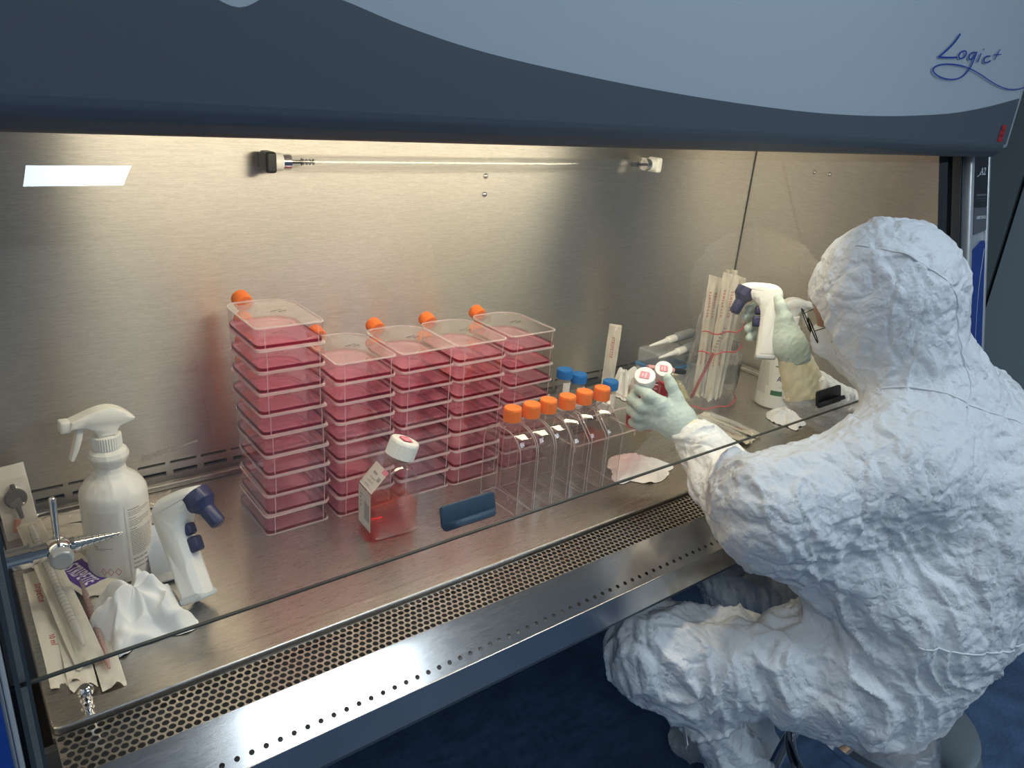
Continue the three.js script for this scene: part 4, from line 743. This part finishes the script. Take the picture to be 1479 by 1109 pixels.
// ---------------------------------------------------------------- the seated person
// signed distances joined smoothly, meshed with surface nets
const sub3 = (a, b) => [a[0] - b[0], a[1] - b[1], a[2] - b[2]];
function cone(p, c) { // tapered capsule c = [a, b, ra, rb]
  const [a, b, ra, rb] = c, d = c.d ?? (c.d = sub3(b, a)), l2 = c.l2 ?? (c.l2 = d[0] * d[0] + d[1] * d[1] + d[2] * d[2]);
  const x = p[0] - a[0], y = p[1] - a[1], z = p[2] - a[2]; let t = l2 > 0 ? (x * d[0] + y * d[1] + z * d[2]) / l2 : 0; t = t < 0 ? 0 : t > 1 ? 1 : t;
  return Math.hypot(x - d[0] * t, y - d[1] * t, z - d[2] * t) - (ra + (rb - ra) * t);
}
const smin = (a, b, k) => { const h = Math.max(k - Math.abs(a - b), 0) / k; return Math.min(a, b) - h * h * k * 0.25; };
function surfaceNets(field, lo, hi, cell, displace) {
  const n = [0, 1, 2].map((k) => Math.ceil((hi[k] - lo[k]) / cell) + 1), [nx, ny, nz] = n, B = 6;
  const F = new Float32Array(nx * ny * nz).fill(1), at = (i, j, k) => (k * ny + j) * nx + i, q = [0, 0, 0];
  for (let bk = 0; bk < nz; bk += B) for (let bj = 0; bj < ny; bj += B) for (let bi = 0; bi < nx; bi += B) {
    q[0] = lo[0] + (bi + B / 2) * cell; q[1] = lo[1] + (bj + B / 2) * cell; q[2] = lo[2] + (bk + B / 2) * cell;
    const d = field(q), far = Math.abs(d) > B * cell * 1.1 + cell;
    for (let k = bk; k < Math.min(bk + B, nz); k++) for (let j = bj; j < Math.min(bj + B, ny); j++) for (let i = bi; i < Math.min(bi + B, nx); i++) {
      if (far) { F[at(i, j, k)] = d; continue; }
      q[0] = lo[0] + i * cell; q[1] = lo[1] + j * cell; q[2] = lo[2] + k * cell; F[at(i, j, k)] = field(q);
    }
  }
  const id = new Int32Array(nx * ny * nz).fill(-1), pos = [], idx = [];
  for (let k = 0; k < nz - 1; k++) for (let j = 0; j < ny - 1; j++) for (let i = 0; i < nx - 1; i++) {
    let m = 0, sx = 0, sy = 0, sz = 0, c = 0; const v = [];
    for (let e = 0; e < 8; e++) { const f = F[at(i + (e & 1), j + (e >> 1 & 1), k + (e >> 2))]; v.push(f); if (f < 0) m |= 1 << e; }
    if (m === 0 || m === 255) continue;
    for (let e = 0; e < 8; e++) for (const b of [1, 2, 4]) if (!(e & b)) { const g = e | b; if ((v[e] < 0) !== (v[g] < 0)) { const t = v[e] / (v[e] - v[g]); sx += (e & 1) + (b === 1 ? t : 0); sy += (e >> 1 & 1) + (b === 2 ? t : 0); sz += (e >> 2) + (b === 4 ? t : 0); c++; } }
    id[at(i, j, k)] = pos.length / 3; pos.push(lo[0] + (i + sx / c) * cell, lo[1] + (j + sy / c) * cell, lo[2] + (k + sz / c) * cell);
  }
  const quad = (a, b, c, d, flip) => { if (a < 0 || b < 0 || c < 0 || d < 0) return; flip ? idx.push(a, c, b, a, d, c) : idx.push(a, b, c, a, c, d); };
  for (let k = 1; k < nz - 1; k++) for (let j = 1; j < ny - 1; j++) for (let i = 1; i < nx - 1; i++) {
    const f = F[at(i, j, k)] < 0;
    if (f !== F[at(i + 1, j, k)] < 0) quad(id[at(i, j - 1, k - 1)], id[at(i, j, k - 1)], id[at(i, j, k)], id[at(i, j - 1, k)], !f);
    if (f !== F[at(i, j + 1, k)] < 0) quad(id[at(i - 1, j, k - 1)], id[at(i - 1, j, k)], id[at(i, j, k)], id[at(i, j, k - 1)], !f);
    if (f !== F[at(i, j, k + 1)] < 0) quad(id[at(i - 1, j - 1, k)], id[at(i, j - 1, k)], id[at(i, j, k)], id[at(i - 1, j, k)], !f);
  }
  const g = new THREE.BufferGeometry(); g.setAttribute('position', new THREE.Float32BufferAttribute(pos, 3)); g.setIndex(idx); g.computeVertexNormals();
  if (displace) {
    const p = g.attributes.position, nn = g.attributes.normal;
    for (let i = 0; i < p.count; i++) { const a = [p.getX(i), p.getY(i), p.getZ(i)], d = displace(a, [nn.getX(i), nn.getY(i), nn.getZ(i)]); p.setXYZ(i, a[0] + nn.getX(i) * d, a[1] + nn.getY(i) * d, a[2] + nn.getZ(i) * d); }
    g.computeVertexNormals();
  }
  return g;
}
const J = {
  head: [1.290, 0.412, -0.602], crown: [1.284, 0.434, -0.594], nape: [1.298, 0.345, -0.554], neck: [1.338, 0.268, -0.498],
  chest: [1.370, 0.110, -0.440], chestR: [1.450, 0.112, -0.460], back: [1.360, 0.040, -0.390], waist: [1.275, -0.105, -0.410], waistR: [1.365, -0.10, -0.43], pelvis: [1.232, -0.225, -0.415], pelvisR: [1.315, -0.225, -0.445],
  shL: [1.195, 0.175, -0.465], elL: [1.000, 0.113, -0.560], wrL: [1.064, 0.131, -0.762],
  shR: [1.55, 0.185, -0.50], elR: [1.57, 0.058, -0.70], wrR: [1.358, 0.182, -0.742],
  hipL: [1.175, -0.215, -0.435], knL: [0.930, -0.224, -0.670], cfL: [0.994, -0.322, -0.585], hipR: [1.40, -0.245, -0.47], knR: [1.34, -0.27, -0.80], cfR: [1.30, -0.42, -0.72],
};
const FACE = V(-0.585, -0.49, -0.64).normalize();
const bones = [
  [J.head, J.crown, 0.104, 0.103, 0.05], [J.head, [1.282, 0.375, -0.596], 0.104, 0.098, 0.05], [J.crown, J.nape, 0.102, 0.088, 0.06], [J.nape, J.neck, 0.082, 0.072, 0.04],
  [J.neck, J.chest, 0.076, 0.136, 0.05], [J.chest, J.chestR, 0.146, 0.138, 0.08], [J.chest, J.back, 0.145, 0.138, 0.08], [J.back, J.waist, 0.138, 0.132, 0.10], [J.chestR, J.waistR, 0.136, 0.125, 0.08], [J.waist, J.waistR, 0.130, 0.12, 0.08],
  [J.waist, J.pelvis, 0.122, 0.108, 0.06], [J.pelvis, J.pelvisR, 0.106, 0.102, 0.06],
  [J.neck, J.shL, 0.070, 0.084, 0.07], [J.shL, J.elL, 0.092, 0.080, 0.07], [J.elL, [1.045, 0.088, -0.67], 0.078, 0.053, 0.05], [[1.045, 0.088, -0.67], J.wrL, 0.053, 0.045, 0.04],
  [J.neck, J.shR, 0.066, 0.074, 0.05], [J.shR, J.elR, 0.080, 0.064, 0.06], [J.elR, J.wrR, 0.062, 0.047, 0.05],
  [[1.03, 0.075, -0.548], [1.20, -0.045, -0.440], 0.060, 0.100, 0.09], [J.pelvis, J.hipL, 0.108, 0.100, 0.06], [J.hipL, J.knL, 0.100, 0.085, 0.06], [J.knL, J.cfL, 0.084, 0.056, 0.05],
  [J.pelvisR, J.hipR, 0.11, 0.105, 0.06], [J.hipR, J.knR, 0.105, 0.085, 0.06], [J.knR, J.cfR, 0.080, 0.052, 0.05],
];
const suitField = (p) => {
  let d = 9; for (const b of bones) d = smin(d, cone(p, b), b[4]);
  // opening of the hood before the face
  const f = [p[0] - (J.head[0] + FACE.x * 0.125), p[1] - (J.head[1] - 0.034 + FACE.y * 0.125), p[2] - (J.head[2] + FACE.z * 0.125)];
  const cut = Math.hypot(f[0], f[1] * 0.82, f[2]) - 0.070;
  return Math.max(d, -cut);
};
// folds: ridged noise, stretched along the pull of the cloth
const ridged = (x, y, z, N) => { const v = 1 - Math.abs(N(x, y, z)); return v * v; };
const bump = (p, c, r) => { const d = Math.hypot(p[0] - c[0], p[1] - c[1], p[2] - c[2]) / r; return d < 1 ? (1 - d * d) * (1 - d * d) : 0; };
function along(p, d, k) { const s = (p[0] * d[0] + p[1] * d[1] + p[2] * d[2]) * (1 - k); return [p[0] - d[0] * s, p[1] - d[1] * s, p[2] - d[2] * s]; }
const armDir = [0.12, 0.25, -0.96], thighFold = [0.207, -0.829, 0.518], backFold = [0.25, 0.95, -0.15];
const suitFold = (p) => {
  const wa = Math.max(bump(p, [1.02, 0.11, -0.66], 0.26), bump(p, [1.52, 0.13, -0.68], 0.25)), wt = Math.max(bump(p, [1.05, -0.2, -0.53], 0.36), bump(p, [0.97, -0.26, -0.62], 0.2)), wh = bump(p, J.head, 0.24);
  const d = wt > wa ? thighFold : wa > 0.05 ? armDir : backFold, q = along(p, d, wt > wa ? 0.16 : wa > 0.05 ? 0.45 : 0.5), fs = wt > wa ? 1.7 : 1;
  const wx = 0.5 * n3(p[0] * 6, p[1] * 6, p[2] * 6), wy = 0.5 * n3b(p[0] * 6, p[1] * 6, p[2] * 6 + 4);
  const A = (x, y, z, N) => Math.abs(N(x, y, z)), L = (n, w) => Math.exp(-n * n / (w * w));
  const big = 0.42 - A(q[0] * 7 * fs + wx, q[1] * 7 * fs + wy, q[2] * 7 * fs, n3), mid = A(q[0] * 15 + wx * 2, q[1] * 15 + wy * 2, q[2] * 15, n3b) - 0.42;
  const sm = 0.42 - A(p[0] * 30 + wy * 3, p[1] * 30 + wx * 3, p[2] * 30, n3);
  return big * (0.0065 + 0.018 * wt + 0.008 * wa) + mid * (0.0030 + 0.003 * wt + 0.002 * wa) + sm * 0.0011 - 0.003 + 0.0052 * L(n3(q[0] * 8 + wx * 0.6 + 5, q[1] * 8 + wy * 0.6, q[2] * 8), 0.10) * (0.5 + 0.5 * n3b(p[0] * 7, p[1] * 7, p[2] * 7)) + 0.0036 * L(n3b(q[0] * 13 + wy * 0.6, q[1] * 13 + 9, q[2] * 13 + wx * 0.6), 0.12) * (0.5 + 0.5 * n3(p[0] * 9 + 3, p[1] * 9, p[2] * 9)) - 0.0030 * L(n3(q[0] * 17 + 2, q[1] * 17 + wx, q[2] * 17 + wy), 0.13);
};
function facetUV(g) { // uv in metres, each triangle seen along its main axis
  const n = g.toNonIndexed(), q = n.attributes.position, uv = new Float32Array(q.count * 2), a = V(0, 0, 0), b = V(0, 0, 0), c = V(0, 0, 0);
  for (let i = 0; i < q.count; i += 3) {
    a.fromBufferAttribute(q, i); b.fromBufferAttribute(q, i + 1).sub(a); c.fromBufferAttribute(q, i + 2).sub(a); b.cross(c);
    const [x, y, z] = [Math.abs(b.x), Math.abs(b.y), Math.abs(b.z)], ax = y > x && y > z ? ['getX', 'getZ'] : x > z ? ['getZ', 'getY'] : ['getX', 'getY'];
    for (let k = 0; k < 3; k++) { uv[2 * (i + k)] = q[ax[0]](i + k); uv[2 * (i + k) + 1] = q[ax[1]](i + k); }
  }
  n.setAttribute('uv', new THREE.BufferAttribute(uv, 2)); return n;
}
const person = thing('person', 'person in white hooded coverall seated at the cabinet, holding two bottles and a pipette controller', 'person', [0, 0, 0]);
mesh('coverall', facetUV(surfaceNets(suitField, [0.80, -0.52, -0.94], [1.72, 0.60, -0.18], 0.0040, suitFold)), M.suit, person).userData.label = 'crinkled white hooded coverall';
// seam of the hood and back: raised tape following the surface
{
  const seam = (pts) => { // push points out to the surface of the suit
    const out = pts.map(([x, y, z]) => { const p = [x, y, z]; for (let k = 0; k < 30; k++) { const e = 0.002, f = suitField(p), g = [0, 1, 2].map((a) => { const q = p.slice(); q[a] += e; return (suitField(q) - f) / e; }); for (let a = 0; a < 3; a++) p[a] -= g[a] * f * 0.8; } const o = suitFold(p), e = 0.002, f = suitField(p), g = [0, 1, 2].map((a) => { const q = p.slice(); q[a] += e; return (suitField(q) - f) / e; }); return p.map((v, a) => v + g[a] * o); });
    return new THREE.TubeGeometry(new THREE.CatmullRomCurve3(out.map((p) => V(...p))), out.length * 3, 0.0016, 6);
  };
  const line = (a, b, n, bow = [0, 0, 0]) => Array.from({ length: n }, (_, i) => { const t = i / (n - 1), s = Math.sin(Math.PI * t); return [0, 1, 2].map((k) => a[k] + (b[k] - a[k]) * t + bow[k] * s); });
  mesh('hood_seam', seam(line([1.20, 0.50, -0.62], [1.26, 0.285, -0.42], 60, [0.03, 0.05, 0.13])), M.suitPlain, person);
  mesh('neck_seam', seam(line([1.235, 0.275, -0.52], [1.43, 0.305, -0.36], 50, [0.02, -0.02, 0.09])), M.suitPlain, person);
  mesh('back_seam', seam(line([1.40, 0.27, -0.36], [1.40, -0.20, -0.25], 70, [0.03, 0, 0.09])), M.suitPlain, person);
  mesh('waist_seam', seam(line([1.12, -0.06, -0.33], [1.40, -0.08, -0.22], 50, [0, 0, 0.03])), M.suitPlain, person);
}
// face inside the hood, with mask and spectacles
{
  const H = V(...J.head), rt = V(0, 0, 0).crossVectors(FACE, V(0, 1, 0)).normalize(), upv = V(0, 0, 0).crossVectors(rt, FACE).normalize();
  const W = (r, u, f) => { const p = H.clone().addScaledVector(rt, r).addScaledVector(upv, u - 0.01).addScaledVector(FACE, f); return [p.x, p.y, p.z]; };
  const fb = [[W(0, 0.02, 0.0), W(0, 0.03, 0.035), 0.078, 0.070, 0.03], [W(0, -0.05, 0.03), W(0, -0.07, 0.05), 0.055, 0.042, 0.03], [W(0, 0.012, 0.098), W(0, -0.018, 0.116), 0.010, 0.014, 0.015], [W(-0.03, 0.03, 0.085), W(0.03, 0.03, 0.085), 0.018, 0.018, 0.02]];
  mesh('face', surfaceNets((p) => { let d = 9; for (const b of fb) d = smin(d, cone(p, b), b[4]); for (const s of [-1, 1]) d = Math.max(d, -(Math.hypot(...sub3(p, W(s * 0.032, 0.014, 0.112))) - 0.013)); return d; }, [1.08, 0.22, -0.78], [1.42, 0.54, -0.50], 0.004), M.skin, person);
  for (const s of [-1, 1]) mesh('eye', new THREE.SphereGeometry(0.011, 16, 12).translate(...W(s * 0.032, 0.013, 0.092)), P({ color: lin(0.6, 0.58, 0.55), roughness: 0.2 }), person);
  const mb = [[W(0, -0.03, 0.088), W(0, -0.075, 0.075), 0.036, 0.034, 0.03], [W(-0.035, -0.04, 0.065), W(0.035, -0.04, 0.065), 0.034, 0.034, 0.03], [W(0, -0.01, 0.112), W(0, -0.03, 0.115), 0.016, 0.018, 0.02]];
  mesh('face_mask', surfaceNets((p) => { let d = 9; for (const b of mb) d = smin(d, cone(p, b), b[4]); return d; }, [1.08, 0.18, -0.80], [1.40, 0.48, -0.52], 0.004, (p) => 0.0015 * n3(p[0] * 60, p[1] * 90, p[2] * 60)), M.suitPlain, person);
  const gl = mesh('eyeglasses', merge([-1, 1].map((s) => { const g = new THREE.TorusGeometry(0.023, 0.0009, 8, 32); const m = new THREE.Matrix4().makeBasis(rt, upv, FACE); return g.applyMatrix4(m).translate(...W(s * 0.032, 0.012, 0.125)); }).concat([rod(V(...W(-0.009, 0.018, 0.126)), V(...W(0.009, 0.018, 0.126)), 0.0009), rod(V(...W(-0.056, 0.018, 0.124)), V(...W(-0.078, 0.020, 0.03)), 0.0009), rod(V(...W(0.056, 0.018, 0.124)), V(...W(0.078, 0.020, 0.03)), 0.0009)])), P({ color: lin(0.03, 0.02, 0.018), roughness: 0.3 }), person);
  for (const s of [-1, 1]) mesh('lens', new THREE.CircleGeometry(0.0235, 24).applyMatrix4(new THREE.Matrix4().makeBasis(rt, upv, FACE)).translate(...W(s * 0.032, 0.012, 0.125)), P({ color: 0xffffff, transparent: true, opacity: 0.10, roughness: 0.1 }), gl);
}
// gloved hands: palm and five finger chains each
function glove(palm, fingers, lo, hi, label) {
  const cs = [...palm.map((c) => [...c]), ...fingers.flatMap((f) => f.slice(0, -1).map(([p, r], i) => [p, f[i + 1][0], r, f[i + 1][1], i ? 0.006 : 0.010]))];
  const m = mesh('glove', surfaceNets((p) => { let d = 9; for (const c of cs) d = smin(d, cone(p, c), c[4]); return d; }, lo, hi, 0.0022, (p) => 0.0007 * (ridged(p[0] * 55, p[1] * 55, p[2] * 55, n3) - 0.4) + 0.0003 * n3b(p[0] * 190, p[1] * 190, p[2] * 190)), M.glove, person);
  m.userData.label = label; return m;
}
// the hand that grips two bottle caps, back of the hand towards the camera
glove([
  [[1.068, 0.128, -0.779], [1.054, 0.147, -0.805], 0.026, 0.027, 0.02], [[1.056, 0.153, -0.809], [1.028, 0.177, -0.829], 0.024, 0.015, 0.02], [[1.058, 0.141, -0.807], [1.026, 0.147, -0.839], 0.024, 0.015, 0.02], [[1.060, 0.161, -0.803], [1.056, 0.179, -0.815], 0.020, 0.014, 0.02],
], [
  [[[1.026, 0.185, -0.829], 0.0125], [[1.008, 0.197, -0.845], 0.0112], [[1.008, 0.203, -0.869], 0.0098], [[1.022, 0.205, -0.885], 0.0086]],   // index round the larger cap
  [[[1.020, 0.171, -0.837], 0.0122], [[1.003, 0.173, -0.855], 0.0110], [[1.006, 0.177, -0.881], 0.0096], [[1.024, 0.181, -0.893], 0.0086]],   // middle
  [[[1.022, 0.155, -0.842], 0.0115], [[1.006, 0.151, -0.861], 0.0104], [[1.010, 0.153, -0.885], 0.0092], [[1.028, 0.155, -0.895], 0.0084]],   // ring
  [[[1.028, 0.138, -0.843], 0.0105], [[1.015, 0.129, -0.861], 0.0094], [[1.018, 0.127, -0.881], 0.0084], [[1.034, 0.129, -0.889], 0.0076]],   // little
  [[[1.059, 0.169, -0.811], 0.0135], [[1.056, 0.193, -0.819], 0.0115], [[1.050, 0.213, -0.830], 0.0102], [[1.047, 0.227, -0.839], 0.0088]],   // thumb between the caps
], [0.976, 0.086, -0.922], [1.106, 0.256, -0.742], 'pale green rubber glove gripping two bottles');
// the hand round the pipette controller
glove([
  [[1.328, 0.250, -0.757], [1.322, 0.272, -0.775], 0.026, 0.027, 0.02], [[1.322, 0.272, -0.775], [1.330, 0.312, -0.812], 0.026, 0.018, 0.02], [[1.324, 0.268, -0.772], [1.328, 0.278, -0.806], 0.024, 0.018, 0.02], [[1.318, 0.290, -0.780], [1.316, 0.312, -0.792], 0.018, 0.014, 0.02],
], [
  [[[1.336, 0.318, -0.822], 0.0125], [[1.342, 0.322, -0.850], 0.0112], [[1.330, 0.322, -0.872], 0.0098], [[1.313, 0.321, -0.874], 0.0088]],
  [[[1.338, 0.302, -0.822], 0.0122], [[1.344, 0.304, -0.852], 0.0110], [[1.328, 0.304, -0.876], 0.0096], [[1.306, 0.304, -0.876], 0.0088]],
  [[[1.336, 0.286, -0.818], 0.0118], [[1.340, 0.284, -0.848], 0.0106], [[1.324, 0.283, -0.866], 0.0094], [[1.304, 0.283, -0.862], 0.0086]],
  [[[1.332, 0.270, -0.812], 0.0108], [[1.334, 0.266, -0.840], 0.0098], [[1.318, 0.266, -0.856], 0.0086], [[1.299, 0.267, -0.852], 0.0078]],
  [[[1.318, 0.296, -0.782], 0.0145], [[1.316, 0.322, -0.792], 0.0125], [[1.318, 0.342, -0.808], 0.0110], [[1.321, 0.356, -0.822], 0.0094]],
], [1.265, 0.215, -0.90], [1.375, 0.385, -0.725], 'pale green rubber glove holding the pipette controller');
// cream inner glove cuffs and the gathered sleeve ends
{
  const cuff = (a, b, r0, r1, sd) => { const A = V(...a), B = V(...b), g = new THREE.CylinderGeometry(r1, r0, A.distanceTo(B), 48, 14, true).translate(0, A.distanceTo(B) / 2, 0), p = g.attributes.position; for (let i = 0; i < p.count; i++) { const k = 1 + 0.05 * n3(p.getX(i) * 60 + sd, p.getY(i) * 90, p.getZ(i) * 60); p.setX(i, p.getX(i) * k); p.setZ(i, p.getZ(i) * k); } g.computeVertexNormals(); return aim(g, A, B); };
  const cm = M.cuff.clone(); cm.side = THREE.DoubleSide;
  mesh('inner_cuff', cuff([1.066, 0.117, -0.745], [1.063, 0.141, -0.793], 0.040, 0.0285, 1), cm, person).userData.label = 'cream inner glove cuff';
  mesh('inner_cuff', cuff([1.356, 0.180, -0.738], [1.327, 0.258, -0.768], 0.043, 0.0295, 4), cm, person).userData.label = 'cream inner glove cuff';
}
// shoe covers below the gathered trouser cuffs
{
  const boot = (a, b, toe, name) => { const L = [[a, b, 0.048, 0.062, 0.04], [b, toe, 0.058, 0.052, 0.04]]; const lo = [0, 1, 2].map((k) => Math.min(a[k], b[k], toe[k]) - 0.1), hi = [0, 1, 2].map((k) => Math.max(a[k], b[k], toe[k]) + 0.1);
    mesh('boot_cover', facetUV(surfaceNets((p) => { let d = 9; for (const c of L) d = smin(d, cone(p, c), c[4]); return d; }, lo, hi, 0.0055, (p) => 0.010 * (ridged(p[0] * 14, p[1] * 9, p[2] * 14, n3) - 0.4) + 0.003 * (ridged(p[0] * 45, p[1] * 45, p[2] * 45, n3b) - 0.4))), M.suit, person); };
  boot([0.998, -0.330, -0.580], [1.115, -0.615, -0.440], [1.045, -0.70, -0.545]); boot([1.30, -0.43, -0.72], [1.31, -0.66, -0.66], [1.27, -0.72, -0.78]);
  const g = new THREE.TorusGeometry(0.052, 0.010, 10, 60), p = g.attributes.position; for (let i = 0; i < p.count; i++) { const t = Math.atan2(p.getY(i), p.getX(i)), k = 1 + 0.10 * Math.sin(t * 23) * 0.5 + 0.04 * Math.sin(t * 7); p.setX(i, p.getX(i) * k); p.setY(i, p.getY(i) * k); } g.computeVertexNormals();
  mesh('trouser_cuff', aim(g.rotateX(Math.PI / 2), V(0.998, -0.332, -0.580), V(0.955, -0.22, -0.63)), M.suitPlain, person);
  mesh('tie_strap', soft(rbox(0.05, 0.016, 0.0015, 0.0006).rotateZ(0.3).rotateY(0.9).translate(0.935, -0.345, -0.585)), M.suit, person);
}
// bottles held in the hand: the caps face the camera
{
  const hold = (cap, lean, turn, s, label) => {
    const b = mediumBottle(0.062, M.mediumRed); capFace(b, '#d77f93'); b.f.name = numbered('medium_bottle'); scene.add(b.f);
    // upright body leaning towards the camera side, its slanted neck turned the same way
    const to = V(-0.78 * Math.cos(turn) - 0.62 * Math.sin(turn), 0, 0.62 * Math.cos(turn) - 0.78 * Math.sin(turn)), y = V(0, Math.cos(lean), 0).addScaledVector(to, Math.sin(lean)), x = to.clone().multiplyScalar(Math.cos(lean)).add(V(0, -Math.sin(lean), 0));
    b.f.setRotationFromMatrix(new THREE.Matrix4().makeBasis(x, y, V(0, 0, 0).crossVectors(x, y))); b.f.scale.setScalar(s);
    const o = b.top.clone().applyQuaternion(b.f.quaternion).multiplyScalar(s); b.f.position.set(cap[0] - o.x, cap[1] - o.y + WS, cap[2] - o.z); return tag(b.f, label, 'bottle');
  };
  hold([1.014, 0.229, -0.866], R(14), 0.1, 0.98, 'bottle of red medium whose white cap the curled fingers grip');
  hold([1.092, 0.222, -0.888], R(22), -0.1, 0.85, 'bottle of red medium with white cap held behind the thumb');
}

// ---------------------------------------------------------------- the stool
{
  const s = thing('stool', 'round chrome stool under the seated person', 'stool', [1.258, FLOOR, -0.380]);
  const H = -0.300 - FLOOR;
  mesh('seat', soft(lathe([[0, H], [0.130, H], [0.143, H - 0.004], [0.150, H - 0.014], [0.150, H - 0.028], [0.143, H - 0.038], [0.130, H - 0.042], [0, H - 0.042]], 56), 0.6), M.chrome, s);
  for (let k = 0; k < 4; k++) { const t = Math.PI / 4 + k * Math.PI / 2 + 0.35, c = Math.cos(t), q = Math.sin(t); mesh('leg', tube([[0.05 * c, H - 0.045, 0.05 * q], [0.105 * c, H - 0.050, 0.105 * q], [0.135 * c, H - 0.085, 0.135 * q], [0.20 * c, 0.012, 0.20 * q]], 0.0125, 30, 14), M.chrome, s); mesh('foot', rod(V(0.20 * c, 0, 0.20 * q), V(0.20 * c, 0.02, 0.20 * q), 0.016), M.blackPlastic, s); }
  mesh('foot_ring', new THREE.TorusGeometry(0.152, 0.011, 12, 64).rotateX(Math.PI / 2).translate(0, H - 0.130, 0), M.chrome, s);
}
renderer.render(scene, camera);
